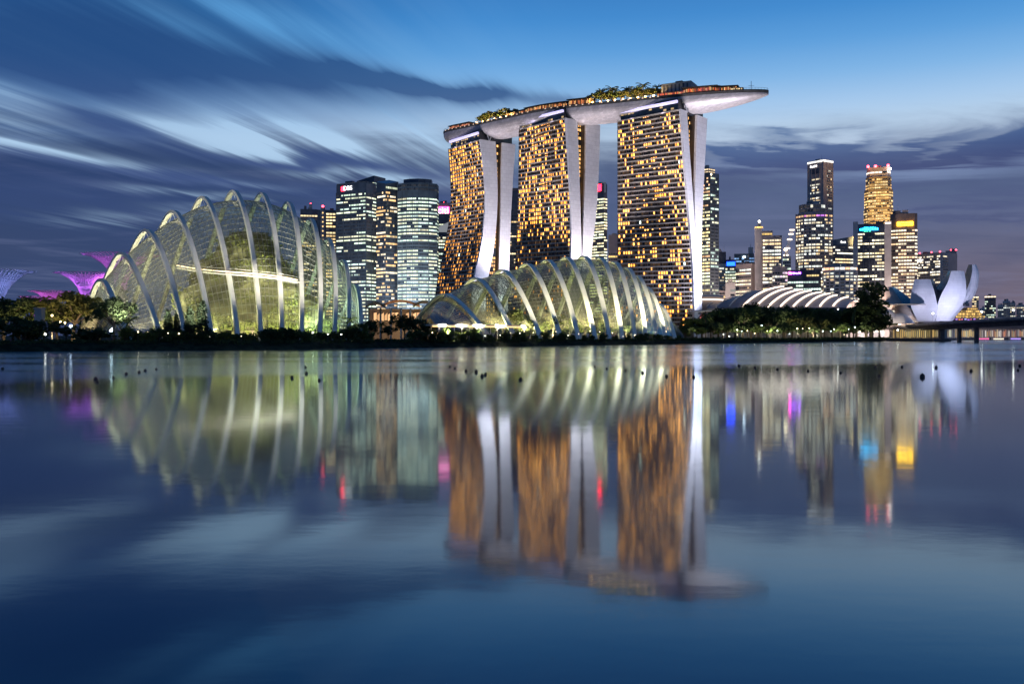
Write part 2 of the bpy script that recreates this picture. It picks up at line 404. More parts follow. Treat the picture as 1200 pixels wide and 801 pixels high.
# ------------------------------------------------------------------ setting: water, ground
SHORE = [(-1500, -900), (-420, 55), (-260, 192), (-158, 289), (-103, 323), (-58, 365), (0, 430), (45, 482), (100, 552), (180, 655), (274, 752), (318, 800),
         (372, 930), (450, 1100), (750, 1375), (2600, 2600), (9000, 6000)]
def shore_at(px):
    """depth of the waterline along the photo column px"""
    k = (px - 600) / F
    for (x0, y0), (x1, y1) in zip(SHORE, SHORE[1:]):
        a, b = x0 - k * y0, x1 - k * y1
        if a <= 0 <= b: 
            t = a / (a - b); return y0 + (y1 - y0) * t
    return 600
def water_mat():
    m = bpy.data.materials.new('lake_water'); m.use_nodes = True
    nt = m.node_tree; b = nt.nodes['Principled BSDF']
    b.inputs['Base Color'].default_value = (0.004, 0.012, 0.022, 1)
    b.inputs['IOR'].default_value = 1.36
    tc = nt.nodes.new('ShaderNodeTexCoord'); sp = nt.nodes.new('ShaderNodeSeparateXYZ'); nt.links.new(tc.outputs['Object'], sp.inputs[0])
    x, y = E(nt, sp.outputs[0]), E(nt, sp.outputs[1])
    # a breeze ruffles the water in a belt along the far bank; the near water lies calm
    def nz(sx, sy, detail, off):
        cb = nt.nodes.new('ShaderNodeCombineXYZ'); nt.links.new((x * sx).s, cb.inputs[0]); nt.links.new((y * sy).s, cb.inputs[1]); cb.inputs[2].default_value = off
        n = nt.nodes.new('ShaderNodeTexNoise'); n.inputs['Scale'].default_value = 1.0; n.inputs['Detail'].default_value = detail
        nt.links.new(cb.outputs[0], n.inputs['Vector']); return n
    s = y - x * 0.52 + (E(nt, nz(0.012, 0.012, 3, 4.0).outputs['Fac']) - 0.5) * 26.0
    ruff = s.step(122.0, 146.0)
    calm = E(nt, nz(0.01, 0.045, 3, 7.0).outputs['Fac']).step(0.45, 0.65)
    rgh = ruff * (calm * -0.06 + 0.10) + 0.07
    # mirror part a little blue, as deep clear water returns it
    out = nt.nodes['Material Output']; fr = nt.nodes.new('ShaderNodeFresnel'); fr.inputs['IOR'].default_value = 1.54
    gl = nt.nodes.new('ShaderNodeBsdfGlossy'); gl.inputs['Color'].default_value = (0.84, 0.965, 1.0, 1); nt.links.new(rgh.s, gl.inputs['Roughness'])
    df = nt.nodes.new('ShaderNodeBsdfDiffuse'); df.inputs['Color'].default_value = (0.001, 0.020, 0.075, 1)
    mx = nt.nodes.new('ShaderNodeMixShader'); nt.links.new(fr.outputs[0], mx.inputs[0]); nt.links.new(df.outputs[0], mx.inputs[1]); nt.links.new(gl.outputs[0], mx.inputs[2])
    nt.links.new(mx.outputs[0], out.inputs['Surface'])
    # faint cat's-paw ripples
    n2 = nz(0.30, 0.55, 4, 1.0)
    bp = nt.nodes.new('ShaderNodeBump'); bp.inputs['Strength'].default_value = 0.005; bp.inputs['Distance'].default_value = 1.0
    nt.links.new(n2.outputs['Fac'], bp.inputs['Height']); nt.links.new(bp.outputs[0], gl.inputs['Normal'])
    nt.nodes.remove(b)
    return m
w = MB(); w.face([(-9000, -900, 0), (20000, -900, 0), (20000, 16000, 0), (-9000, 16000, 0)])
struct('lake_water', w, water_mat())

g = MB()
def shifted(d):
    out = []
    for i, p in enumerate(SHORE):
        a = Vector(SHORE[max(i - 1, 0)]); b = Vector(SHORE[min(i + 1, len(SHORE) - 1)])
        t = (b - a).normalized(); n = Vector((-t.y, t.x))
        out.append(Vector(p) + n * d)
    return out
rows = []
for d, z in ((-3, -0.8), (0, 0.02), (1.2, 0.9), (4, 2.0), (9, 2.7), (16, 3.0)):
    rows.append([(p.x, p.y, z + (mnoise.noise((p.x * .11, p.y * .11, d)) * 0.25 if 0 < d < 16 else 0)) for p in shifted(d)])
def densify(row, n=10):
    out = []
    for a, b in zip(row, row[1:]):
        for i in range(n): out.append(tuple(a[k] + (b[k] - a[k]) * i / n for k in range(3)))
    return out + [row[-1]]
rows = [densify(r_) for r_ in rows]
rows = [[(x, y, z + (mnoise.noise((x * .13, y * .13, i * 3.1)) * 0.35 if i in (2, 3, 4) else 0)) for x, y, z in r_] for i, r_ in enumerate(rows)]
rows.append([(x * 1.02 - 150, y * 1.02 + 150, 3.0) for x, y, z in rows[-1]])
rows.append([(x * 3 - 12000, 30000, 3.0) for x, y, z in rows[-2]])
g.grid([list(r_) for r_ in rows])
GROUND = make_mat('grassy_bank', (0.022, 0.028, 0.016), 0.95, var=0.5, scale=0.35, spec=0.1, bump=0.6)
struct('ground', g, GROUND, True)
GZ = 3.0

# ------------------------------------------------------------------ hotel towers
def interp(knots, z):
    """smooth interpolation through (z, value) knots, z rising"""
    if z <= knots[0][0]: return knots[0][1]
    if z >= knots[-1][0]: return knots[-1][1]
    for i in range(len(knots) - 1):
        if knots[i][0] <= z <= knots[i + 1][0]:
            (z1, v1), (z2, v2) = knots[i], knots[i + 1]
            z0, v0 = knots[i - 1] if i else (2 * z1 - z2, 2 * v1 - v2)
            z3, v3 = knots[i + 2] if i + 2 < len(knots) else (2 * z2 - z1, 2 * v2 - v1)
            h = z2 - z1; t = (z - z1) / h
            m1 = (v2 - v0) / (z2 - z0) * h; m2 = (v3 - v1) / (z3 - z1) * h
            return (2*t**3 - 3*t**2 + 1) * v1 + (t**3 - 2*t**2 + t) * m1 + (-2*t**3 + 3*t**2) * v2 + (t**3 - t**2) * m2
def along(base, u, px):
    """how far from base along u (plan) the column px of the photo lies"""
    k = (px - 600) / F
    return (base.x - k * base.y) / (k * u.y - u.x)
TOWER_TOPS = []
def hotel_tower(label, FL, FR, top, rowsz, lit, tint, seed, floors=50, bays=29):
    """rowsz: list of (z, facade left px, blade1 L, blade1 R, blade2 L, blade2 R)"""
    rnd = random.Random(seed)
    FL, FR = Vector(FL), Vector(FR)
    a = (FR - FL).normalized(); u = Vector((-a.y, a.x)); 
    rowsz = sorted(rowsz)
    kn = lambda base, idx: [(r_[0], along(base, u, r_[idx])) for r_ in rowsz]
    kL, kR, k1, k2, k3 = kn(FL, 1), kn(FR, 2), kn(FR, 3), kn(FR, 4), kn(FR, 5)
    zs = [GZ - 1 + (top - GZ + 1) * i / 30 for i in range(31)]
    P3 = lambda p, z: Vector((p.x, p.y, z))
    def left(z): return FL + u * interp(kL, z)
    def right(z, k=kR): return FR + u * interp(k, z)
    c = (FL + FR) / 2 + u * 14
    root = thing('hotel_tower', label, 'hotel tower', (c.x, c.y, GZ), 'curved hotel towers under the roof deck')
    # front slab
    mb = MB(); rws = []
    for z in zs:
        d = interp(k1, z) - interp(kR, z)
        l, r_ = left(z), right(z)
        rws.append([P3(q, z) for q in (l, r_ - a * .3, r_ + u * d - a * .3, l + u * d, l)])
    mb.grid(rws); mb.face(rws[-1][:4]); mb.build('front_slab', M['tower_skin'], root)
    # rear slab and glazed core between
    mb = MB(); rws = []
    for z in zs:
        r2, r3 = right(z, k2), right(z, k3); ln = (FR - FL).length
        rws.append([P3(q, z) for q in (r2 - a * ln, r2 - a * .3, r3 - a * .3, r3 - a * ln, r2 - a * ln)])
    mb.grid(rws); mb.face(rws[-1][:4]); mb.build('rear_slab', M['tower_skin'], root)
    # white blades closing the slab ends
    for ka, kb in ((kR, k1), (k2, k3)):
        mb = MB(); rws = []
        for z in zs:
            p, q = right(z, ka), right(z, kb)
            rws.append([P3(s_, z) for s_ in (p - a * .3, p + a * 1.6, q + a * 1.6, q - a * .3, p - a * .3)])
        mb.grid(rws); mb.face(rws[-1][:4]); mb.build('end_blade', M['white_panel'], root)
    # recessed glazed core, one lit strip per storey
    fz0, fz1 = GZ + 6, top - 1.0
    fh = (fz1 - fz0) / floors
    core = MB(); cg = MB()
    for z in zs: pass
    rws = [[P3(right(z, k1) - a * 5, z), P3(right(z, k2) - a * 5, z)] for z in zs]
    core.grid(rws); core.build('glazed_core', M['dark_glass'], root)
    for i in range(floors):
        z = fz0 + fh * i
        p, q = right(z, k1) - a * 4.6, right(z, k2) - a * 4.6
        if (q - p).dot(u) < 1.2: continue
        n = max(2, int((q - p).length / 2.2))
        for j in range(n):
            s0, s1 = j / n + .04, (j + 1) / n - .04
            on = rnd.random() < 0.72
            e = rnd.uniform(.6, 2.2)
            col = (1.0 * e, .52 * e, .16 * e) if on else (.01, .008, .006)
            pa, pb = p.lerp(q, s0), p.lerp(q, s1)
            cg.face([P3(pa, z + .9), P3(pb, z + .9), P3(pb, z + fh * .86), P3(pa, z + fh * .86)], col)
    o = cg.build('core_glazing', M['window'], root); o['kind'] = 'stuff'
    # balconies: one part per storey
    nrm = -u
    for i in range(floors + 1):
        z = fz0 + fh * i - .35
        l, r_ = left(z) , right(z)
        mb = MB()
        l2, r2 = left(z + 1.05), right(z + 1.05)
        vs = [P3(l, z), P3(r_ - a * .4, z), P3(r_ - a * .4 + nrm * 1.1, z), P3(l + nrm * 1.1, z)]
        vt = [P3(l2, z + 1.05), P3(r2 - a * .4, z + 1.05), P3(r2 - a * .4 + nrm * 1.1, z + 1.05), P3(l2 + nrm * 1.1, z + 1.05)]
        mb.mesh(vs + vt, [(0, 1, 2, 3), (7, 6, 5, 4), (3, 2, 6, 7), (1, 5, 6, 2), (0, 3, 7, 4), (0, 4, 5, 1)])
        mb.build('balcony', M['balcony'], root)
    # party walls between the bays
    for j in range(0, bays + 1, 2):
        f_ = j / bays
        rws = []; mb = MB()
        for z in zs[1:]:
            p = left(z).lerp(right(z), f_)
            rws.append([P3(p + a * -.18, z), P3(p - a * .18 + nrm * .9, z), P3(p + a * .18 + nrm * .9, z), P3(p + a * .18, z)])
        mb.grid(rws); mb.build('party_wall', M['tower_skin'], root)
    # windows
    clus = [[0.0] * bays for _ in range(floors)]
    for i in range(floors):
        for j in range(bays):
            clus[i][j] = mnoise.noise((i * .16 + seed, j * .22, seed * 1.7)) * .9
    rest = MB(); big = []
    for i in range(floors):
        z0, z1 = fz0 + fh * i + .95, fz0 + fh * (i + 1) - .42
        fill = lit(i / floors)
        for j in range(bays):
            f0, f1 = (j + .22) / bays, (j + .80) / bays
            def q(f_, z): 
                p = left(z).lerp(right(z), f_) + nrm * .12
                return P3(p, z)
            on = rnd.random() < fill * (1 + clus[i][j] * 1.1)
            if on:
                e = rnd.uniform(.7, 2.3) * tint(i / floors, rnd)
                w_ = rnd.random()
                e *= 2.5; col = (1.0 * e, (.35 + .10 * w_) * e, (.04 + .07 * w_) * e)
                if rnd.random() < .01: col = (.75 * e, .95 * e, .8 * e)
            else:
                k = rnd.random() ** 2.5 * .16
                col = (k, k * .52, k * .2)
            pts = [q(f0, z0), q(f1, z0), q(f1, z1), q(f0, z1)]
            if on: big.append((e, pts, col))
            else: rest.face(pts, col)
    big.sort(key=lambda t: -t[0])
    for k, (e, pts, col) in enumerate(big):
        if k < 100:
            mb = MB(); mb.face(pts, col); mb.build('window', M['window'], root)
        else: rest.face(pts, col)
    o = rest.build('room_glazing', M['window'], root); o['kind'] = 'stuff'
    # recessed glass storey under the deck, with its light strip and struts
    l, r_ = left(top), right(top)
    r3 = right(top, k3)
    L1 = FL + u * 0
    p0 = l + a * 2.0 + u * 1.0; p1 = r_ - a * 1.5 + u * 1.0; dp = (r3 - r_).length - 3
    mb = MB(); mb.prism([(q.x, q.y) for q in (p0, p1, p1 + u * dp, p0 + u * dp)], top - .5, top + 9.5)
    sl = mb.build('sky_lobby', M['dark_glass'], root)
    mb = MB(); n = 16
    for j in range(n):
        for zz in (top + .8, top + 3.6):
            if rnd.random() < .42:
                pa, pb = p0.lerp(p1, (j + .1) / n) - u * .12, p0.lerp(p1, (j + .85) / n) - u * .12
                e = rnd.uniform(.25, .9)
                mb.face([P3(pa, zz), P3(pb, zz), P3(pb, zz + 1.6), P3(pa, zz + 1.6)], (.9 * e, .62 * e, .28 * e))
    if mb.f: mb.build('lobby_glazing', M['window'], sl)
    mb = MB(); mb.tube([P3(p0 - u * 1.2, top + 6.6), P3(p1 - u * 1.2, top + 6.6)], 1.0, flat=(.9, 1.0)); mb.build('light_strip', M['strip_violet'], root)
    mb = MB()
    q0 = r_ + a * .4 + u * (dp * .30)
    for dx in (-4.0, 4.0):
        mb.tube([P3(q0, top - .5), P3(q0 + u * dx, top + 10)], .55, 6)
    mb.build('deck_strut', M['white_panel'], root)
    # rooftop box over the rear slab
    mb = MB(); b0 = right(top, k2) - a * 18; b1 = right(top, k2) - a * 2; dd = u * ((r3 - right(top, k2)).length * .7)
    mb.prism([(q.x, q.y) for q in (b0, b1, b1 + dd, b0 + dd)], top - .4, top + 6.0); mb.build('rooftop_plant', M['dark_glass'], root)
    TOWER_TOPS.append((l, r_, r3, top, a, u))
    return root

def zt(py, d): return hz(py, d)
hotel_tower('farthest leftmost hotel tower, its front leg flaring out at the foot beside glass domes', (-63.3, 941), (-31.0, 896.7), 192.0,
    [(zt(345, 930), 511, 552, 568, 583, 594), (zt(322, 920), 514.5, 555.5, 572, 583.5, 595.5), (zt(290, 915), 521, 562.5, 578, 584.3, 596.5), (zt(240, 910), 528.5, 567.5, 582, 585.8, 598.5), (zt(200, 905), 528.5, 566, 581.5, 586.5, 600.5), (192, 526, 561.5, 579.5, 587.5, 603)],
    lambda t: .22 + .40 * t if t > .25 else .30, lambda t, r: (.55 + .5 * t) * (.5 if t < .6 and r.random() < .7 else 1), 11, bays=27)
hotel_tower('middle one of three hotel towers, both white end blades nearly upright', (7.2, 870), (46.0, 826.8), 196.5,
    [(zt(370, 835), 601, 666, 678, 679.5, 688), (zt(298, 830), 605, 667.6, 680, 681, 691.5), (zt(250, 830), 607.5, 668, 679, 682.5, 697), (zt(200, 830), 608.5, 665.5, 677.5, 684.5, 700), (196.5, 609, 661.5, 675, 685.6, 702)],
    lambda t: (.36 + .12 * t) if t > .42 else (.10 if t > .2 else .22), lambda t, r: 1.0, 23)
hotel_tower('nearest rightmost hotel tower, broadest facade scattered with single yellow lit windows', (90.8, 806), (137.4, 767.0), 189.5,
    [(zt(365, 770), 724.5, 812, 818, 818.3, 820.8), (zt(320, 770), 724.5, 810.5, 816, 816.4, 820.5), (zt(285, 770), 724.5, 808.3, 814, 814.4, 820.3), (zt(240, 768), 724.5, 804.5, 811, 812.3, 821.5), (zt(185, 768), 724.5, 800, 807, 813.5, 824), (189.5, 724.3, 795.8, 803, 815, 827)],
    lambda t: .29 if t > .3 else .22, lambda t, r: 1.15, 5)

# ------------------------------------------------------------------ roof deck carried by the towers
def catmull(pts, n):
    pts = [Vector(p) for p in pts]; out = []
    for i in range(len(pts) - 1):
        p1, p2 = pts[i], pts[i + 1]; p0 = pts[i - 1] if i else p1 * 2 - p2; p3 = pts[i + 2] if i + 2 < len(pts) else p2 * 2 - p1
        for k in range(n):
            t = k / n
            out.append(0.5 * ((2 * p1) + (p2 - p0) * t + (2 * p0 - 5 * p1 + 4 * p2 - p3) * t * t + (3 * p1 - p0 - 3 * p2 + p3) * t ** 3))
    return out + [pts[-1]]
CENTRE = [(-65, 965, 211), (-32.5, 929.5, 209), (3, 893, 208.5), (40, 860, 208.5), (83, 829, 206), (125.7, 800, 203.5), (168, 778, 203), (208, 761, 203)]
spine = catmull(CENTRE, 14)
lens_ = [0.0]
for p, q in zip(spine, spine[1:]): lens_.append(lens_[-1] + (q - p).length)
TOT = lens_[-1]
def deck_at(s):
    """centre, tangent, sideways (away from camera), half width, hull depth at arc fraction s"""
    t = s * TOT
    for i in range(len(lens_) - 1):
        if lens_[i] <= t <= lens_[i + 1] + 1e-6:
            f = (t - lens_[i]) / max(1e-6, lens_[i + 1] - lens_[i]); c = spine[i].lerp(spine[i + 1], f)
            tg = (spine[min(i + 1, len(spine) - 1)] - spine[max(i - 1, 0)] if f < .5 else spine[min(i + 2, len(spine) - 1)] - spine[i]); break
    tg = Vector((tg.x, tg.y, 0)).normalized(); sd = Vector((-tg.y, tg.x, 0))
    w = 19.0
    if s < .10: w *= max(.02, (1 - (1 - s / .10) ** 2.4)) ** .5
    if s > .70: w *= max(.004, 1 - ((s - .70) / .30) ** 2.3) ** .62
    d = 11.6 if s < .76 else 10.0 * (1 - ((s - .76) / .24) ** 2.3) + 1.6
    if s < .05: d *= .55 + .45 * (s / .05)
    return c, tg, sd, w, d
def s_at(px):
    """arc fraction at which the near rim of the deck lies in the photo column px"""
    best = min(range(1, 400), key=lambda k: abs(600 + F * (deck_at(k / 400)[0] - deck_at(k / 400)[2] * deck_at(k / 400)[3]).x / (deck_at(k / 400)[0] - deck_at(k / 400)[2] * deck_at(k / 400)[3]).y - px))
    return best / 400
root = thing('roof_deck', 'long boat-shaped roof deck carried across three hotel towers, cantilevered to the right', 'roof deck', spine[40])
def hull_mat():
    m = make_mat('hull_panels', (0.52, 0.50, 0.52), 0.42, 0.25, var=0.06, scale=0.05)
    nt = m.node_tree; b = nt.nodes['Principled BSDF']
    uv = nt.nodes.new('ShaderNodeUVMap'); uv.uv_map = 'hull'
    br = nt.nodes.new('ShaderNodeTexBrick'); br.inputs['Scale'].default_value = 1.0
    br.inputs['Color1'].default_value = (1, 1, 1, 1); br.inputs['Color2'].default_value = (.72, .72, .74, 1); br.inputs['Mortar'].default_value = (.42, .42, .45, 1)
    br.inputs['Mortar Size'].default_value = .02; br.inputs['Brick Width'].default_value = 1.0; br.inputs['Row Height'].default_value = 1.0
    nt.links.new(uv.outputs[0], br.inputs['Vector'])
    old = b.inputs['Base Color'].links[0].from_socket
    c = mixc(nt, 1.0, old, br.outputs['Color'], 'MULTIPLY'); nt.links.new(c, b.inputs['Base Color'])
    return m
NS, NJ = 120, 18
ss = [(i / NS) for i in range(NS + 1)]
mb = MB(); rws = []
for s in ss:
    c, tg, sd, w, d = deck_at(s)
    row = []
    for j in range(NJ + 1):
        th = math.pi * (1 + j / NJ)
        x_, z_ = math.cos(th), math.sin(th)
        row.append(c + sd * w * (abs(x_) ** .9 * (1 if x_ > 0 else -1)) + Vector((0, 0, -1.6 + d * -(abs(z_) ** .8))))
    rws.append(row)
mb.grid(rws); mb.face(rws[0]); mb.face(rws[-1])
hull = mb.build('hull', hull_mat(), root, smooth=True)
uvl = hull.data.uv_layers.new(name='hull')
for poly in hull.data.polygons:
    for li in poly.loop_indices:
        vi = hull.data.loops[li].vertex_index; i, j = divmod(vi, NJ + 1)
        uvl.data[li].uv = (i * .9 + j * .55, j * 1.15)
mb = MB(); rws = []
for s in ss:                                      # dark fascia and deck top
    c, tg, sd, w, d = deck_at(s)
    rws.append([c - sd * (w + .05) + Vector((0, 0, -1.7)), c - sd * (w + .5) + Vector((0, 0, .2)), c - sd * (w - .2) + Vector((0, 0, .9)), c + sd * (w - .2) + Vector((0, 0, .9)), c + sd * (w + .5) + Vector((0, 0, .2)), c + sd * (w + .05) + Vector((0, 0, -1.7))])
mb.grid(rws); mb.face(rws[0]); mb.face(rws[-1]); mb.build('deck_rim', M['deck_dark'], root)
def rim_pts(s0, s1, n, side, off, z):
    out = []
    for i in range(n + 1):
        c, tg, sd, w, d = deck_at(s0 + (s1 - s0) * i / n); out.append(c + sd * side * max(0, w - off) + Vector((0, 0, z)))
    return out
# railing posts, railing
mb = MB(); mb.tube(rim_pts(.02, .999, 110, -1, .2, 2.3), .09, 4); mb.tube(rim_pts(.6, .999, 60, 1, .2, 2.3), .09, 4)
for p in rim_pts(.02, .998, 150, -1, .2, .8): mb.tube([p, p + Vector((0, 0, 1.5))], .07, 4)
mb.build('railing', M['concrete_dark'], root)
# porthole lamps along the rim
rnd = random.Random(3)
for s in [.05 + .0185 * i for i in range(40)]:
    if s > .30 and rnd.random() < .2: continue
    c, tg, sd, w, d = deck_at(s); p = c - sd * (w + .62) + Vector((0, 0, .1))
    mb = MB(); mb.box(-.7, .7, -.12, .12, -.38, .38, Matrix.Translation(p) @ Matrix.Rotation(math.atan2(tg.y, tg.x), 4, 'Z'))
    mb.build('rim_lamp', M['strip_rim'], root)
# pavilions on the deck: low flat roofs over lit glass
def pavilion(s0, s1, off0, off1, h, fill, col, seed, zb=.9, roof=True, n=None):
    rnd = random.Random(seed); n = n or max(3, int((s1 - s0) * 110))
    f = rim_pts(s0, s1, n, -1, off0, zb); bk = rim_pts(s0, s1, n, -1, off1, zb); up = Vector((0, 0, h))
    mb = MB(); mb.grid([[p for p in f], [p + up for p in f], [p + up for p in bk], [p for p in bk]])
    mb.face([f[0], f[0] + up, bk[0] + up, bk[0]]); mb.face([f[-1], bk[-1], bk[-1] + up, f[-1] + up])
    o = mb.build('pavilion', M['wood'], root)
    gl = MB()
    for p, q in zip(f, f[1:]):
        t = (q - p).normalized(); nn = Vector((t.y, -t.x, 0)) * .12
        for k in range(4):
            if rnd.random() < fill:
                e = rnd.uniform(.3, 1.7); cc = col[rnd.randrange(len(col))]
                a_, b_ = p.lerp(q, k / 4 + .04) + nn, p.lerp(q, (k + 1) / 4 - .04) + nn
                z0, z1 = h * rnd.uniform(.1, .3), h * rnd.uniform(.6, .9)
                gl.face([a_ + Vector((0, 0, z0)), b_ + Vector((0, 0, z0)), b_ + Vector((0, 0, z1)), a_ + Vector((0, 0, z1))], [e * x for x in cc])
    gl.build('pavilion_glazing', M['window'], o)
    if roof:
        rf = MB(); f2 = rim_pts(s0 - .004, s1 + .004, n, -1, off0 - 1.6, zb + h); b2 = rim_pts(s0 - .004, s1 + .004, n, -1, off1 + 1, zb + h)
        rf.grid([f2, [p + Vector((0, 0, .5)) for p in f2], [p + Vector((0, 0, .5)) for p in b2], b2, f2])
        rf.build('pavilion_roof', M['deck_dark'], o)
ORG = [(1.0, .38, .10), (1.0, .55, .2), (.95, .25, .08)]
RED = [(1.0, .35, .08), (1.0, .18, .06), (1.0, .6, .25), (.6, .12, .1)]
for pa, pb, o0, o1, hh, fl, cc, sd_, rf in [(524, 547, 3, 9, 3.0, .8, [(1.0, .38, .2), (.9, .3, .15)], 1, True), (590, 612, 5, 16, 3.4, .6, ORG, 2, True), (613, 634, 4, 15, 4.2, .85, ORG, 3, True), (635, 661, 4, 15, 4.2, .85, ORG, 9, True),
        (663, 687, 4, 15, 5.4, .7, ORG, 4, True), (768, 800, 4, 12, 3.2, .75, RED, 5, False), (800, 838, 2.0, 14, 4.4, .9, RED, 6, True), (838, 862, 3, 11, 3.6, .85, RED, 7, True), (856, 870, 2, 6, 2.2, .8, [(1, .75, .4)], 8, False)]:
    pavilion(s_at(pa), s_at(pb), o0, o1, hh, fl, cc, sd_, roof=rf)
mb = MB()                                         # low elliptical roof over the bar
c, tg, sd, w, d = deck_at(s_at(828)); mb.lathe([(13, 6.2), (12.4, 6.9), (7, 7.6), (0.1, 7.8)], c + sd * 2, 24); mb.build('bar_roof', M['concrete_dark'], root)
# lift overrun block
c, tg, sd, w, d = deck_at(s_at(790)); ang = math.atan2(tg.y, tg.x); T = Matrix.Translation(c - sd * 1) @ Matrix.Rotation(ang, 4, 'Z')
mb = MB(); mb.box(-14, 12, -8, 9, .8, 12.5, T); blk = mb.build('lift_block', M['concrete'], root)
mb = MB(); mb.box(-3, 3, -4, 4, 12.5, 15.0, T); mb.box(-13.7, 11.7, -7.7, 8.7, 12.5, 13.0, T); mb.build('roof_plant', M['concrete_dark'], blk)
mb = MB()
for k in range(7): mb.box(-12.5 + k * 3.4, -11.0 + k * 3.4, -8.15, -8.0, 3.0, 11.5, T)
mb.build('louvre_panel', M['concrete_dark'], blk)
# mast on the viewing platform
c, tg, sd, w, d = deck_at(s_at(878))
mb = MB(); mb.tube([c + Vector((0, 0, .8)), c + Vector((0, 0, 9.5))], .22, 6); mb.tube([c + Vector((-2.5, 0, 5.6)), c + Vector((2.5, 0, 5.6))], .14, 5); mb.build('mast', M['white_panel'], root)
# ------------------------------------------------------------------ glass domes
def rib_curve(N, P_, Fp, n=40, p=1.3, hscale=1.0, t0=0.0, t1=1.0, off=0.0):
    N, P_, Fp = Vector(N), Vector(P_), Vector(Fp)
    out = []
    for i in range(n + 1):
        t = t0 + (t1 - t0) * i / n
        c = P_ * 2 - (N + Fp) / 2                     # bezier control so that t = .5 is the apex in plan
        q = N * (1 - t) ** 2 + c * 2 * t * (1 - t) + Fp * t * t
        x = abs(2 * t - 1); x = math.sqrt(x * x + .035) - .0175
        k = max(0.0, 1 - x ** p)
        zb = N.z * (1 - t) + Fp.z * t
        out.append(Vector((q.x, q.y, zb + (P_.z - zb - off) * k / (1 - (math.sqrt(.035) - .0175) ** p) * hscale)))
    return out
def dome(root, ribs, sub, flat, ends, off, rib_mat, glass, rib_p=1.3, nT=46, tin=.025, wire=.22, radial=None):
    curves = []
    for (N, P_, Fp) in ribs:
        mb = MB(); pts = rib_curve(N, P_, Fp, 44, rib_p)
        ctr = (Vector(N) + Vector(Fp)) / 2
        # the band faces outwards
        ups = []
        for i, p in enumerate(pts):
            t = (pts[min(i + 1, 44)] - pts[max(i - 1, 0)]).normalized()
            o = p - Vector((ctr.x, ctr.y, ctr.z)); o = o - t * o.dot(t); ups.append(o.normalized())
        mb.tube(pts, 1.0, flat=flat, up=ups)
        mb.build('arch_rib', rib_mat, root, smooth=False)
    full = [ends[0]] + ribs + [ends[1]]
    prof = [rib_curve(N, P_, Fp, nT, rib_p, 1.0, tin, 1 - tin, off) for (N, P_, Fp) in full]
    rows = []
    for i in range(len(prof) - 1):
        a0 = prof[max(i - 1, 0)]; a1 = prof[i]; a2 = prof[i + 1]; a3 = prof[min(i + 2, len(prof) - 1)]
        for k in range(sub):
            t = k / sub
            rows.append([0.5 * ((2 * a1[j]) + (a2[j] - a0[j]) * t + (2 * a0[j] - 5 * a1[j] + 4 * a2[j] - a3[j]) * t * t + (3 * a1[j] - a0[j] - 3 * a2[j] + a3[j]) * t ** 3) for j in range(nT + 1)])
    rows.append(prof[-1])
    mb = MB(); mb.grid(rows); shell = mb.build('glass_shell', glass, root, smooth=True)
    lat = mb.build('lattice', M['lattice'], root)
    w = lat.modifiers.new('wire', 'WIREFRAME'); w.thickness = wire; w.use_even_offset = False; w.use_replace = True
    # struts that hold the ribs off the glass
    st = MB()
    for (N, P_, Fp) in ribs:
        a = rib_curve(N, P_, Fp, 24, rib_p); b = rib_curve(N, P_, Fp, 24, rib_p, 1.0, tin, 1 - tin, off + .3)
        for j in range(2, 23, 2):
            st.tube([a[j], b[min(24, j + 1)]], .12, 4, cap=False); st.tube([a[j], b[max(0, j - 1)]], .12, 4, cap=False)
    st.build('strut_lattice', rib_mat, root)
    return rows

# --- mountain dome
CF = [  # near foot px, apex px, apex py
 (152, 118, 328), (190, 142, 297), (218, 171, 270), (249, 202, 248), (279, 237, 231.5), (306, 273, 224.5), (330.5, 306, 227), (353, 337, 237.6),
 (374, 363.5, 257), (391, 384, 280), (407, 402, 306), (422, 416, 334.5)]
cf = []
for i, (nx, ax, ay) in enumerate(CF):
    dN = shore_at(nx) + 24; dP = dN + 30 + 10 * math.sin(math.pi * i / 11); dF = dP + 34 + 12 * math.sin(math.pi * i / 11)
    fx = ax - (24, 42, 56, 60, 60, 60, 58, 54, 48, 42, 34, 26)[i]
    cf.append((at(nx, 393, dN).xy.to_3d() + Vector((0, 0, 3.0)), at(ax, ay, dP), at(fx, 393, dF).xy.to_3d() + Vector((0, 0, 3.0))))
e0 = (at(140, 400, 0).xy.to_3d() + Vector((wx(140, 338), 338, 3)), at(100, 372, 362), Vector((wx(88, 380), 380, 3)))
e1 = (Vector((wx(427, 390), 390, 3)), at(425, 372, 400), Vector((wx(424, 408), 408, 3)))
GLASS_A = glass_mat('greenish_glass', (0.90, 0.93, 0.84), 0.048)
GLASS_B = glass_mat('clear_glass', (0.66, 0.72, 0.58), 0.075)
cfd = thing('glass_dome', 'tall ribbed glass dome with arched steel ribs standing proud, planted mountain inside', 'glass dome', (wx(290, 380), 380, 3))
rows_cf = dome(cfd, cf, 6, (.85, .6), (e0, e1), 3.8, M['steel'], GLASS_A, wire=.26)
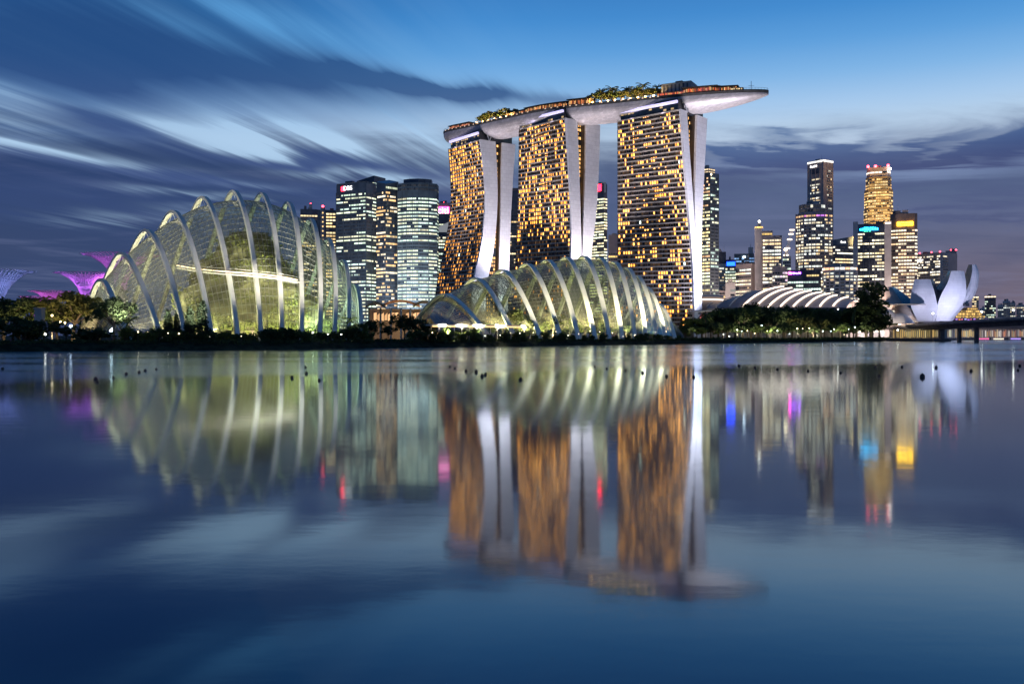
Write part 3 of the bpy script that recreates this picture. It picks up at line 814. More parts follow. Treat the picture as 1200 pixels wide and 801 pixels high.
# --- flower dome
FD = [(575, 521, 344.5), (604, 557, 326), (634, 588, 316.5), (657, 617, 309), (678, 641, 304.5), (697.5, 663, 301.5), (714, 684, 300.5), (729, 703, 302),
      (744, 720, 307), (757, 735, 314), (769.5, 746, 323), (780, 757, 336), (791, 770, 355)]
fd = []
for i, (nx, ax, ay) in enumerate(FD):
    dN = shore_at(nx) + 20; h = i / (len(FD) - 1); bul = math.sin(math.pi * min(1, h * 1.0 + .08)); dP = dN + 22 + 20 * bul; dF = dP + 22 + 22 * bul
    fx = ax - (46 - 14 * h)
    fd.append((Vector((wx(nx, dN), dN, 3)), at(ax, ay, dP), Vector((wx(fx, dF), dF, 3))))
f0 = (Vector((wx(519, 412), 412, 3)), at(503, 368, 432), Vector((wx(494, 452), 452, 3)))
f1 = (Vector((wx(802, 566), 566, 3)), at(796, 384, 580), Vector((wx(788, 592), 592, 3)))
fdd = thing('glass_dome', 'low wide glass dome with broad white ribs sweeping down to the water side', 'glass dome', (wx(660, 510), 510, 3))
rows_fd = dome(fdd, fd, 6, (1.4, .34), (f0, f1), 1.6, M['steel_white'], GLASS_B, rib_p=1.36, wire=.2)

def lamp(name, kind, loc, energy, color, size=1.0, aim=None, spot=60, blend=.6):
    ld = bpy.data.lights.new(name, kind); ld.energy = energy; ld.color = color
    if kind == 'SPOT': ld.spot_size = R(spot); ld.spot_blend = blend; ld.shadow_soft_size = size
    elif kind == 'AREA': ld.size = size
    else: ld.shadow_soft_size = size
    o = bpy.data.objects.new(name, ld); COL.objects.link(o); o.location = loc
    if aim is not None: o.rotation_euler = (Vector(aim) - Vector(loc)).to_track_quat('-Z', 'Y').to_euler()
    return o

# ------------------------------------------------------------------ foliage
def leaves(centres, n, size, rnd, flatten=1.0, mb=None, elong=1.4):
    """n leaf-sized faces through lumpy clumps (centre, radius)"""
    mb = mb or MB(); rng = np.random.RandomState(rnd.randrange(1 << 30))
    wts = np.array([c[1] ** 2 for c in centres]); wts /= wts.sum()
    idx = rng.choice(len(centres), n, p=wts)
    d = rng.normal(size=(n, 3)); d /= np.linalg.norm(d, axis=1)[:, None]
    rad = rng.rand(n) ** 0.45
    a = rng.normal(size=(n, 3)); a /= np.linalg.norm(a, axis=1)[:, None]
    b = np.cross(a, rng.normal(size=(n, 3))); b /= np.linalg.norm(b, axis=1)[:, None]
    sz = size * rng.uniform(.6, 1.4, n)
    for k in range(n):
        c, r_ = centres[idx[k]]
        p = np.array([c[0] + d[k, 0] * rad[k] * r_, c[1] + d[k, 1] * rad[k] * r_, c[2] + d[k, 2] * rad[k] * r_ * flatten])
        u_, v_ = a[k] * sz[k] * elong * .5, b[k] * sz[k] * .5
        mb.face([p - u_, p + v_, p + u_, p - v_])
    return mb
def tree_mesh(kind, rnd):
    """crown and trunk of a unit-size tree (height about 1)"""
    tr, cr = MB(), MB()
    if kind == 'broad':
        cl = []
        tr.tube([(0, 0, 0), (.01, .01, .2), (.0, .02, .42)], [.035, .026, .02], 7)
        for k in range(7):
            an = k * 2.4 + rnd.random(); rr = rnd.uniform(.18, .38); z = rnd.uniform(.55, .85)
            tip = (math.cos(an) * rr, math.sin(an) * rr, z); tr.tube([(0, .02, .34), (tip[0] * .5, tip[1] * .5, .34 + (z - .34) * .6), tip], [.016, .011, .005], 5)
            cl.append((tip, rnd.uniform(.13, .21)))
            cl.append(((tip[0] * 1.25 + rnd.uniform(-.1, .1), tip[1] * 1.25 + rnd.uniform(-.1, .1), z + rnd.uniform(-.16, .06)), rnd.uniform(.08, .15)))
        cl.append(((0, 0, .86), .16)); cl.append(((.05, -.1, .5), .17)); cl.append(((-.14, -.06, .6), .18))
        leaves(cl, 2100, .042, rnd, .8, cr)
    elif kind == 'tall':
        cl = []
        tr.tube([(0, 0, 0), (.01, 0, .35), (0, 0, .85)], [.028, .02, .006], 7)
        for k in range(16):
            z = .22 + .74 * k / 15; rr = .20 * math.sin(math.pi * min(1, (z - .05) / .98)) ** .6; an = k * 2.4
            c = (math.cos(an) * rr * rnd.uniform(.4, 1.1), math.sin(an) * rr * rnd.uniform(.4, 1.1), z); cl.append((c, rnd.uniform(.07, .14)))
            tr.tube([(0, 0, z - .06), c], [.009, .004], 4)
        leaves(cl, 1700, .036, rnd, 1.0, cr)
    elif kind == 'conifer':
        cl = []
        tr.tube([(0, 0, 0), (0, 0, .95)], [.022, .004], 6)
        for k in range(26):
            z = .1 + .86 * k / 25; rr = .17 * (1 - z) ** .75 + .015; an = k * 2.4
            for q in (0, 2.1, 4.2): cl.append(((math.cos(an + q) * rr * rnd.uniform(.5, 1), math.sin(an + q) * rr * rnd.uniform(.5, 1), z - .03), .045 + .03 * (1 - z)))
        leaves(cl, 1500, .03, rnd, 1.0, cr, 2.0)
    elif kind == 'palm':
        tr.tube([(0, 0, 0), (.02, 0, .4), (.03, .01, .72)], [.022, .016, .013], 6)
        for k in range(16):
            an = k * 2.4; up = rnd.uniform(-.05, .26); ln = rnd.uniform(.24, .34); prev = Vector((.03, .01, .72))
            side = Vector((-math.sin(an), math.cos(an), 0))
            for q in range(1, 6):
                t = q / 5; p = Vector((.03 + math.cos(an) * ln * t, .01 + math.sin(an) * ln * t, .72 + up * t * 1.5 - .42 * t * t * ln * 1.8))
                w0, w1 = .035 * math.sin(math.pi * (t - .2) * .8 + .3), .035 * math.sin(math.pi * min(.95, t) * .9 + .1) * (1.02 - t * .8)
                dr = Vector((0, 0, -.03))
                cr.face([prev + side * w0 + dr, prev, p, p + side * w1 + dr]); cr.face([prev, prev - side * w0 + dr, p - side * w1 + dr, p]); prev = p
    elif kind == 'shrub':
        cl = [((rnd.uniform(-.4, .4), rnd.uniform(-.35, .35), rnd.uniform(.2, .7)), rnd.uniform(.18, .34)) for _ in range(9)]
        for c, r_ in cl: tr.tube([(c[0] * .2, c[1] * .2, 0), c], [.03, .012], 4)
        leaves(cl, 700, .10, rnd, .9, cr)
    return cr, tr
PROTO = {}
def tree(name, kind, leafm, loc, h, label, cat, group=None, wide=1.0, variant=0, rz=None):
    key = (kind, leafm, variant); rnd = random.Random(hash((kind, variant)) & 0xffff if False else sum(map(ord, kind)) * 7 + variant * 13)
    if key not in PROTO:
        cr, tr = tree_mesh(kind, rnd)
        PROTO[key] = (cr.data('crown', M[leafm]), tr.data('trunk', M['bark']))
    cm, tm = PROTO[key]
    r = thing(name, label, cat, loc, group)
    for nm, me in (('crown', cm), ('trunk', tm)):
        o = bpy.data.objects.new(nm, me); COL.objects.link(o); o.parent = r
    r.scale = (h * wide, h * wide, h); r.rotation_euler = (0, 0, rz if rz is not None else random.uniform(0, 6.28))
    return r

# ------------------------------------------------------------------ inside the tall dome: planted mountain and walkway
mt = thing('planted_mountain', 'tall leafy artificial mountain glowing green inside the ribbed glass dome', 'indoor garden', (wx(290, 392), 392, 3))
def mountain_r(z, an): return (19 * (1 - (z / 46) ** 1.6) + 4) * (1 + .22 * math.sin(an * 3 + z * .15) + .12 * math.sin(an * 7 - z * .3))
mb = MB(); rws = []
for i in range(20):
    z = 45.0 * i / 19
    rws.append([(wx(290, 392) + mountain_r(z, 2 * math.pi * j / 28) * math.cos(2 * math.pi * j / 28) * 1.25, 392 + mountain_r(z, 2 * math.pi * j / 28) * math.sin(2 * math.pi * j / 28) * .72, 3 + z) for j in range(29)])
mb.grid(rws); mb.build('rock_core', make_mat('mossy_rock', (0.10, 0.10, 0.05), 0.9, var=.5, scale=.3), mt)
rnd = random.Random(4); cl = []
for k in range(300):
    z = 44 * rnd.random() ** .9; an = rnd.uniform(0, 6.283); r_ = mountain_r(z, an)
    cl.append(((wx(290, 392) + r_ * math.cos(an) * 1.25, 392 + r_ * math.sin(an) * .72, 3 + z), rnd.uniform(1.2, 3.2)))
leaves(cl, 12000, .75, rnd).build('plant_cover', M['leaf_lush'], mt)
wk = thing('aerial_walkway', 'glowing walkway ring curving round the planted mountain inside the tall dome', 'walkway', (wx(285, 372), 372, 28))
pts = []
for px_, py_, dd in [(208, 311, 388), (216, 312.5, 378), (232, 315, 371), (250, 317, 366), (270, 318.5, 364), (290, 320, 364), (312, 322, 366), (332, 324.5, 371), (348, 328, 380)]:
    pts.append(at(px_, py_, dd))
pts = catmull(pts, 4)
mb = MB(); mb.tube([p - Vector((0, 0, 1.0)) for p in pts], 1.0, flat=(1.3, .25)); wo = mb.build('deck', M['steel'], wk)
mb = MB(); mb.tube(pts, 1.0, flat=(.42, .20)); mb.build('light_strip', M['strip_walk'], wk)
mb = MB(); mb.tube([p + Vector((0, 0, 1.2)) for p in pts], .07, 4); mb.build('handrail', M['steel'], wk)
# indoor trees and floor lights of both domes
rnd = random.Random(9)
def inside(px, d): return Vector((wx(px, d), d, 3))
for i, (px_, dN, h, kd) in enumerate([(205, 24 + 18, 11, 'broad'), (222, 44, 14, 'tall'), (240, 40, 12, 'broad'), (262, 38, 10, 'broad'), (292, 34, 9, 'broad'), (318, 36, 13, 'tall'), (338, 38, 11, 'broad'), (352, 40, 14, 'tall'), (372, 38, 10, 'broad'), (190, 50, 9, 'broad'), (388, 38, 9, 'tall')]):
    d = shore_at(px_ + 14) + dN; tree('indoor_tree', kd, 'leaf_lush', inside(px_ + 4, d), h, 'lit leafy tree standing on the floor inside the tall ribbed dome', 'tree', 'trees inside the tall glass dome', variant=i % 3)
for i in range(44):
    px_ = 530 + i * 5.6 + rnd.uniform(-4, 4); d = shore_at(px_) + 22 + rnd.uniform(12, 44); h = rnd.uniform(7, 17) * (.55 + .45 * math.sin(math.pi * (i + 3) / 50))
    tree('indoor_tree', rnd.choice(['broad', 'tall', 'palm', 'broad']), rnd.choice(['leaf_lush', 'leaf_olive']), inside(px_, d), h, 'garden tree growing under the low wide dome', 'tree', 'trees inside the low glass dome', variant=i % 3)
for px_, e, c in [(165, 7000, (1, .93, .66)), (192, 10000, (1, .92, .66)), (220, 12000, (1, .92, .64)), (248, 12000, (1, .95, .6)), (275, 12000, (1, .93, .54)), (300, 13000, (1, .92, .55)), (325, 14000, (1, .95, .58)), (348, 13000, (.95, 1, .62)), (372, 12000, (.75, 1, .75)), (395, 9000, (.72, 1, .8)), (412, 6000, (.72, 1, .8))]:
    d = shore_at(px_) + 29                       # just inside the near glass, aimed inward and up
    lamp('dome_floodlight', 'SPOT', (wx(px_, d), d, 4), e * 3.0, c, 1.5, aim=(wx(px_ - 4, d + 20), d + 20, 34), spot=120, blend=.6)
for px_, e, c in [(180, 12000, (1, .94, .70)), (215, 20000, (1, .94, .68)), (250, 20000, (1, .95, .68)), (345, 14000, (.85, 1, .7)), (385, 12000, (.72, 1, .78))]:
    d = shore_at(px_) + 52
    lamp('dome_floodlight', 'SPOT', (wx(px_, d), d, 5), e * 4.5, c, 1.5, aim=(wx(px_, d + 4), d + 4, 40), spot=150, blend=.5)
for px_, e, c in [(545, 8000, (1, .85, .5)), (580, 13000, (1, .92, .6)), (612, 16000, (1, .95, .6)), (645, 18000, (1, .92, .55)), (675, 18000, (1, .92, .55)), (705, 18000, (1, .92, .55)), (735, 16000, (1, .95, .6)), (765, 10000, (1, .95, .7))]:
    d = shore_at(px_ + 8) + 30; lamp('dome_floodlight', 'SPOT', (wx(px_, d), d, 4), e * 4.6, c, 1.5, aim=(wx(px_ - 4, d + 14), d + 14, 30), spot=140, blend=.5)
# rib uplights on the waterside
for px_ in (525, 545, 565, 590, 620, 650, 680, 710, 740, 770, 795):
    d = shore_at(px_) + 4; lamp('rib_uplight', 'SPOT', (wx(px_, d), d, 6.0), 230000, (1, .90, .64), .8, aim=(wx(px_ - 38, d + 42), d + 42, 64), spot=72, blend=1)
for px_ in (150, 190, 230, 270, 310, 345, 380, 415):
    d = shore_at(px_) + 4; lamp('rib_uplight', 'SPOT', (wx(px_, d), d, 6.0), 105000, (1, .92, .78), .8, aim=(wx(px_ - 24, d + 40), d + 40, 66), spot=72, blend=1)
# lit canopy at the left end of the low dome
cn = thing('entrance_canopy', 'low canopy glowing yellow along the foot of the wide dome', 'canopy', (wx(555, 418), 418, 3))
mb = MB(); P0, P1 = Vector((wx(503, 404), 404, 0)), Vector((wx(612, 448), 448, 0))
t = (P1 - P0).normalized(); n_ = Vector((t.y, -t.x, 0))
mb.prism([tuple((P0 + n_ * 2).xy), tuple((P1 + n_ * 2).xy), tuple((P1 - n_ * 4).xy), tuple((P0 - n_ * 4).xy)], 9.2, 9.9); cr_ = mb.build('canopy_roof', M['steel'], cn)
mb = MB(); mb.tube([P0 + n_ * 2.1 + Vector((0, 0, 9.0)), P1 + n_ * 2.1 + Vector((0, 0, 9.0))], 1, flat=(.2, .26)); mb.build('light_strip', M['strip_gold'], cr_)
for k in range(14):
    q = P0.lerp(P1, k / 13) + n_ * 1.2; mb = MB(); mb.tube([(q.x, q.y, 2.8), (q.x, q.y, 9.2)], .16, 5); mb.build('post', M['steel'], cn)
# ------------------------------------------------------------------ skyline
COOL = [(.92, 1.0, .70), (.80, 1.0, .78), (1.0, .95, .64), (.74, .95, .84)]
WARM = [(1.0, .78, .42), (1.0, .85, .55), (1.0, .68, .3)]
MIXD = [(1.0, .86, .58), (1.0, .95, .76), (.9, .95, .85), (1.0, .72, .38)]
GOLD = [(1.0, .66, .20), (1.0, .74, .32), (1.0, .6, .18)]
def text(s, loc, size, yaw, mat, parent, name='lettering', extrude=.15):
    cu = bpy.data.curves.new(name, 'FONT'); cu.body = s; cu.size = size; cu.align_x = 'CENTER'; cu.align_y = 'CENTER'; cu.extrude = extrude
    tmp = bpy.data.objects.new(name, cu); COL.objects.link(tmp); dg = bpy.context.evaluated_depsgraph_get(); dg.update()
    me = bpy.data.meshes.new_from_object(tmp.evaluated_get(dg)); bpy.data.objects.remove(tmp); me.materials.clear(); me.materials.append(mat)
    o = bpy.data.objects.new(name, me); COL.objects.link(o)
    o.parent = parent; o.location = Vector(loc) - parent_origin(parent); o.rotation_euler = (R(90), 0, yaw)
    return o
ALL_BLD = []
class Bld:
    def __init__(s, label, px0, px1, d, cat='office tower', name='office_tower', group=None, split=0.0, angle=38):
        """px0..px1 visible columns at depth d; split = share of the width taken by the right (+) or left (-) flank"""
        s.az = math.atan(((px0 + px1) / 2 - 600) / F); s.d = d
        s.pxc = (px0 + px1) / 2
        W = (px1 - px0) * d * math.cos(s.az) / F; s.W = W
        sp = abs(split)
        if sp < .02: s.w, s.dp, yaw = W, W * .8, 0
        else:
            a = R(angle); s.w = W * (1 - sp) / math.cos(a); s.dp = W * sp / math.sin(a); yaw = -a if split > 0 else a
        s.yaw = yaw - s.az
        s.c = Vector((wx(s.pxc, d), d, GZ - 1))
        s.root = thing(name, label, cat, s.c, group); s.rnd = random.Random(int(px0 * 31 + d)); s.px0, s.px1 = px0, px1
        s.c = s.c.copy(); back = Vector((math.sin(s.az), math.cos(s.az), 0)) * (s.dp * .5)
        s.o = s.c + back; s.ztop = 0; s.zplan = None; ALL_BLD.append(s)
    def T(s): return Matrix.Translation((s.o.x, s.o.y, 0)) @ Matrix.Rotation(s.yaw, 4, 'Z')
    def rect(s, sx=1, sy=1, ox=0, oy=0):
        w, d = s.w * sx / 2, s.dp * sy / 2; ox *= s.w; oy *= s.dp
        return [(ox - w, oy - d), (ox + w, oy - d), (ox + w, oy + d), (ox - w, oy + d)]
    def ngon(s, n, r, ox=0, oy=0, ph=0, sy=1): return [(ox + r * math.cos(ph + 2 * math.pi * i / n), oy + sy * r * math.sin(ph + 2 * math.pi * i / n)) for i in range(n)]
    def world(s, plan):
        T = s.T(); return [tuple((T @ Vector((p[0], p[1], 0))).xy) for p in plan]
    def z(s, py): return hz(py, s.d)
    def wall(s, plan, z0, z1, mat, name='wall', par=None):
        if z1 > s.ztop and name != 'roof_plant' and name != 'end_wall' and name != 'lift_spine' and name != 'corner_fin': s.ztop, s.zplan = z1, plan
        mb = MB(); mb.prism(s.world(plan), z0, z1); return mb.build(name, mat, par or s.root)
    def bands(s, plan, z0, z1, fh, bay, lit, pal, bright=1.0, hfrac=.5, gap=.16, run=.5, proud=.18, faces=None, off=None, vary=.3, spandrel=None, dark=None):
        """one window_band part per storey, its panes lit in runs"""
        P = s.world(plan); n = len(P); nfl = max(1, int((z1 - z0) / fh)); rnd = s.rnd
        for i in range(nfl):
            mb = MB(); za = z0 + fh * i + fh * (1 - hfrac) * .6; zb = za + fh * hfrac
            lf = lit(i / nfl) if callable(lit) else lit
            lf = min(1, max(0, lf + rnd.uniform(-vary, vary)))
            if off and any(a <= i / nfl <= b for a, b in off): lf = 0.02
            for e in range(n):
                if faces is not None and e not in faces: continue
                a, b = Vector(P[e]), Vector(P[(e + 1) % n]); dr = b - a; ln = dr.length
                if ln < 1: continue
                nn = Vector((dr.y, -dr.x)).normalized()
                if nn.dot(Vector((-a.x, -a.y)).normalized()) < -.05: continue
                dr.normalize(); k = max(1, int(ln / bay)); on = rnd.random() < lf; cc = pal[rnd.randrange(len(pal))]; ev = 1
                for j in range(k):
                    if rnd.random() > run: 
                        on = rnd.random() < lf; ev = rnd.uniform(.55, 1.25)
                        if rnd.random() < .3: cc = pal[rnd.randrange(len(pal))]
                    p0 = a + dr * ln * (j + gap / 2) / k + nn * proud; p1 = a + dr * ln * (j + 1 - gap / 2) / k + nn * proud
                    e_ = ev * rnd.uniform(.55, 1.15) * bright * 1.8
                    k_ = rnd.random() ** 2 * .05; col = [c * e_ for c in cc] if on else (.006 + k_, .008 + k_ * .85, .012 + k_ * .7)
                    mb.face([(p0.x, p0.y, za), (p1.x, p1.y, za), (p1.x, p1.y, zb), (p0.x, p0.y, zb)], col)
            if mb.f: mb.build('window_band', M['window'], s.root)
    def local(s, x, y, z): return s.T() @ Vector((x, y, z))
    def beacon(s, x, y, z, mat='lamp_red', r=.8):
        mb = MB(); p = s.local(x, y, z); mb.lathe([(r * .6, 0), (r, .5 * r), (r, 1.3 * r), (r * .5, 1.8 * r)], p, 8); mb.build('beacon', M[mat], s.root)
    def roofbox(s, sx, sy, ox, oy, z0, h, mat='concrete_dark'):
        return s.wall(s.rect(sx, sy, ox, oy), z0 - .1, z0 + h, M[mat], 'roof_plant')
    def sign(s, words, x, z, size, mat, back=None, y=None):
        p = s.local(x, (-s.dp / 2 if y is None else y) - .5, z)
        if back:
            mb = MB(); bw, bh, bm = back; mb.box(-bw / 2, bw / 2, -.1, .25, -bh / 2, bh / 2, Matrix.Translation(p + Vector((math.sin(s.yaw), -math.cos(s.yaw), 0)) * -.2) @ Matrix.Rotation(s.yaw, 4, 'Z'))
            o = mb.build('sign', bm, s.root); 
        else: o = s.root
        if words:
            t = text(words, p + Vector((math.sin(s.yaw), -math.cos(s.yaw), 0)) * .25, size, s.yaw, mat, o, 'sign' if o is s.root else 'lettering')
    def fins(s, plan, z0, z1, step, mat, wd=.5, dp=.6, faces=None):
        """upright piers between the windows, each a part"""
        P = s.world(plan); n = len(P)
        for e in range(n):
            if faces is not None and e not in faces: continue
            a, b = Vector(P[e]), Vector(P[(e + 1) % n]); dr = b - a; ln = dr.length
            nn = Vector((dr.y, -dr.x)).normalized()
            if ln < 2 or nn.dot(Vector((-a.x, -a.y)).normalized()) < -.05: continue
            dr.normalize(); k = max(1, round(ln / step))
            for j in range(k + 1):
                p = a + dr * ln * j / k; mb = MB(); q = [p - dr * wd / 2 - nn * .05, p + dr * wd / 2 - nn * .05, p + dr * wd / 2 + nn * dp, p - dr * wd / 2 + nn * dp]
                mb.prism([tuple(v) for v in q], z0, z1); mb.build('pier', M[mat], s.root)
    def marks(s, x, z, wd, h, mat, y=None, n=6):
        """a line of blurred lettering: short strokes of uneven height"""
        p = s.local(x, (-s.dp / 2 if y is None else y) - .7, z); T = Matrix.Translation(p) @ Matrix.Rotation(s.yaw, 4, 'Z'); mb = MB()
        for k in range(n):
            a = -wd / 2 + wd * k / n; hh = h * s.rnd.uniform(.55, 1.0); mb.box(a, a + wd / n * s.rnd.uniform(.6, .9), -.12, .12, -h / 2, -h / 2 + hh, T)
        mb.build('sign', mat, s.root)
    def spire(s, x, y, z0, z1, r=.5):
        mb = MB(); a, b = s.local(x, y, z0), s.local(x, y, z1); mb.tube([a, a.lerp(b, .5), b], [r, r * .6, r * .2], 6); mb.build('spire', M['concrete_pale'], s.root)

S_WHITE = lamp_mat('white_sign', (1, .97, .95), 2.6); S_RED = lamp_mat('red_sign', (1.0, .006, .025), 12.0); S_TEAL = lamp_mat('teal_sign', (.01, .36, .75), 13.0)
S_YEL = lamp_mat('yellow_sign', (1.0, .50, .001), 15.0); S_PINK = lamp_mat('pink_sign', (1.0, .04, .5), 22.0); S_BLUE = lamp_mat('blue_light', (.004, .035, 1.0), 14.0); S_VIO = lamp_mat('violet_sign', (.45, .08, 1.0), 16.0)
CW, CD = M['curtain_wall'], M['curtain_dark']

# --- behind the tall dome
b = Bld('dark low tower block with red chimney beacon peeking over the ribbed dome', 352, 372, 1250); zt_ = b.z(245)
b.wall(b.rect(), 2, zt_, CD); b.bands(b.rect(), 10, zt_ - 4, 4, 3.5, .3, WARM, .8); b.roofbox(.18, .3, .1, 0, zt_, 8, 'concrete'); b.beacon(.1 * b.w, 0, zt_ + 8)
b = Bld('narrow tower with a lit orange lift spine and red roof beacon', 372, 397, 1200); zt_ = b.z(246)
b.wall(b.rect(), 2, zt_, CD); b.bands(b.rect(.6, 1, .2), 10, zt_ - 3, 4, 3.5, .75, WARM, 1.0, run=.8)
b.wall(b.rect(.2, .1, -.25, -.52), 2, zt_ + 3, M['concrete'], 'lift_spine')
for k in range(22):
    mb = MB(); z_ = 40 + k * (zt_ - 44) / 21; p = b.local(-.25 * b.w, -b.dp * .58, z_); mb.box(-.7, .7, -.3, .3, -.8, .8, Matrix.Translation(p)); mb.build('spine_lamp', M['strip_gold'], b.root)
b.beacon(-.25 * b.w, -.5 * b.dp, zt_ + 3, r=1.6)
b = Bld('broad dark office tower with white and red sign at its top left', 394, 441, 1050, split=.26); zt_ = b.z(215)
b.wall(b.rect(), 2, zt_, CD); b.bands(b.rect(), 8, zt_ - 9, 3.9, 1.8, .62, COOL, 1.0, run=.78, hfrac=.42, off=[(.72, .79), (.52, .55)]); b.wall(b.rect(.98, .98), zt_, zt_ + 1.2, M['concrete_dark'], 'parapet')
b.fins(b.rect(), 8, zt_ - 9, 9.5, 'curtain_dark', .9, .5)
b.sign('DBS', -b.w * .1, zt_ - 5, 7.0, S_WHITE); b.sign(None, -b.w * .27, zt_ - 5, 1, S_RED, (5, 5, S_RED))
b = Bld('tall dark slab tower with sloping top standing behind the pair of office towers', 418, 452, 1120, split=.4); zt_ = b.z(209)
P = b.world(b.rect()); mb = MB(); mb.mesh([(p[0], p[1], 2) for p in P] + [(p[0], p[1], zt_ + (2.5 if i in (1, 2) else -2)) for i, p in enumerate(P)], [(0, 1, 5, 4), (1, 2, 6, 5), (2, 3, 7, 6), (3, 0, 4, 7), (4, 5, 6, 7)]); mb.build('wall', CD, b.root)
b.bands(b.rect(), 8, zt_ - 4, 3.9, 2.6, .35, COOL, .8, run=.7)
b = Bld('slim dark tower with orange lit storeys and a faceted top', 441, 467, 1010, split=-.42); zt_ = b.z(216)
P = b.world(b.rect()); mb = MB(); mb.mesh([(p[0], p[1], 2) for p in P] + [(p[0], p[1], zt_ + (0, 4, 8, 4)[i]) for i, p in enumerate(P)], [(0, 1, 5, 4), (1, 2, 6, 5), (2, 3, 7, 6), (3, 0, 4, 7), (4, 5, 6, 7)]); mb.build('wall', CD, b.root)
b.bands(b.rect(), 8, zt_ - 6, 3.9, 1.8, .46, [(1.0, .72, .36), (1, .85, .6), (1, .6, .25)], 1.0, run=.6); b.bands(b.rect(), zt_ - 6, zt_ - 1, 4.2, 2.4, .8, COOL, .7, faces=[0])
b = Bld('wide rounded office tower with bright white window strips, dark crown', 466, 514, 1000); zt_ = b.z(214)
plan = [(b.W * .5 * x_, b.W * .5 * y_) for x_, y_ in [(-1, -.35), (-.55, -.72), (0, -.86), (.5, -.78), (.92, -.5), (1, .1), (.6, .8), (-.8, .8)]]
b.wall(plan, 2, zt_, CW); b.bands(plan, 8, zt_ - 12, 3.7, 1.8, .80, COOL, .95, run=.8, off=[(.60, .66)], hfrac=.42); b.bands(plan, zt_ - 9, zt_ - 1, 4, 2.4, .0, COOL, .3, vary=.04)
b.fins(plan, 8, zt_, 7.5, 'curtain_wall', .5, .5)
b.wall([(x_ * .72, y_ * .72) for x_, y_ in plan], zt_, zt_ + 5, CD, 'roof_plant')
b = Bld('lower office block with slanted glass crown beside the flared hotel leg', 508, 532, 1080); zt_ = b.z(272)
b.wall(b.rect(), 2, zt_, CW); b.bands(b.rect(), 8, zt_ - 2, 3.7, 2.4, .8, COOL, 1.0, run=.7)
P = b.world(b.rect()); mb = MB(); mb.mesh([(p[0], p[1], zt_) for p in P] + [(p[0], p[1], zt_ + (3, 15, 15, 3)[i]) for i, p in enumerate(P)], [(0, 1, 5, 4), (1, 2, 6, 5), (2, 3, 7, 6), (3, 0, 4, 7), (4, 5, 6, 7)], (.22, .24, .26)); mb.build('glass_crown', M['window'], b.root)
b = Bld('distant tower with a glowing pink crown and white sign left of the hotel', 512, 530, 1400); zt_ = b.z(250)
b.wall(b.rect(), 2, zt_, CD); b.bands(b.rect(), 8, zt_ - 12, 4, 3, .5, COOL, .8); b.wall(b.rect(.9, .9), zt_, zt_ + 16, M['stone_pink'], 'crown'); b.sign('citi', -.1 * b.w, zt_ + 4, 14, S_WHITE, (b.w * .8, 12, lamp_mat('pink_crown_light', (1.0, .06, .38), 4.5)), y=-b.dp * .47); b.beacon(0, 0, zt_ + 16, r=1.5)
# --- between the hotel towers
b = Bld('dark office tower seen between the left and middle hotel towers', 594, 613, 1300); zt_ = b.z(224)
b.wall(b.rect(), 2, zt_, CD); b.bands(b.rect(), 8, zt_ - 22, 4, 3, .3, WARM, .9); b.roofbox(.6, .6, 0, 0, zt_, 5)
b = Bld('office tower with red lit roof sign between the middle and right hotel towers', 690, 711.5, 1250, split=.18); zt_ = b.z(216)
b.wall(b.rect(), 2, zt_, CD); b.bands(b.rect(), 8, zt_ - 17, 3.9, 2.6, .72, [(1, .95, .6), (.95, 1, .7), (1, .85, .5)], 1.1, run=.75, vary=.2)
b.sign(None, -.02 * b.w, zt_ - 5, 1, S_RED, (b.w * .72, 9, S_RED)); b.marks(-.12 * b.w, zt_ - 5, b.w * .42, 3.4, S_WHITE, n=4); b.wall(b.rect(.3, .1, .45, -.4), zt_ - 12, zt_ + 2, M['concrete_pale'], 'corner_fin')
b = Bld('low purple dark block beside the nearest hotel tower', 713, 729, 1300); zt_ = b.z(275)
b.wall(b.rect(), 2, zt_, M['stone_pink']); b.bands(b.rect(), 8, zt_ - 24, 4, 3, .5, GOLD, .9)
# --- right of the hotel
b = Bld('tall slender tower of yellow lit storeys just right of the hotel blades', 815, 842, 1000, split=.36); zt_ = b.z(203)
b.wall(b.rect(), 2, zt_, CW); b.bands(b.rect(), 8, zt_ - 2, 3.6, 2.2, .85, [(1.0, .80, .36), (1, .9, .55), (.9, .95, .6), (1, .6, .3)], 1.15, run=.6, faces=[0, 3]); b.bands(b.rect(), 8, zt_ - 2, 3.6, 2.6, .28, COOL, .9, faces=[1])
b.fins(b.rect(), 8, zt_, 6.0, 'curtain_wall', .6, .5)
b.wall(b.rect(.8, .8, -.08, 0), zt_, b.z(197), CW, 'crown'); b.bands(b.rect(.8, .8, -.08, 0), zt_, b.z(197), 2.6, 3, .95, [(1, .75, .45)], .9, hfrac=.45, vary=0); b.beacon(b.w * .48, -b.dp * .4, zt_ - 3, 'lamp_warm', 1.2)
b = Bld('grey concrete block with a dark upper storey right of the slim tower', 841, 851, 1250); zt_ = b.z(309)
b.wall(b.rect(), 2, zt_, M['concrete_pale']); b.bands(b.rect(), 8, zt_ - 4, 4, 2.5, .3, MIXD, .7); b.wall(b.rect(.95, .9), zt_, b.z(295), CD, 'upper_storeys')
b = Bld('small glass office block lit blue at its top', 850, 863, 1200); zt_ = b.z(312)
b.wall(b.rect(), 2, zt_, CW); b.bands(b.rect(), 8, zt_ - 1, 3.8, 2.4, .6, COOL, .9); b.wall(b.rect(.9, .8), zt_, b.z(304), CD, 'crown'); b.sign(None, 0, b.z(309), 1, S_BLUE, (b.w * .75, 5, S_BLUE), y=-b.dp * .45)
b = Bld('glass roofed office block with blue glow and small white turret', 859, 885, 1300); zt_ = b.z(308)
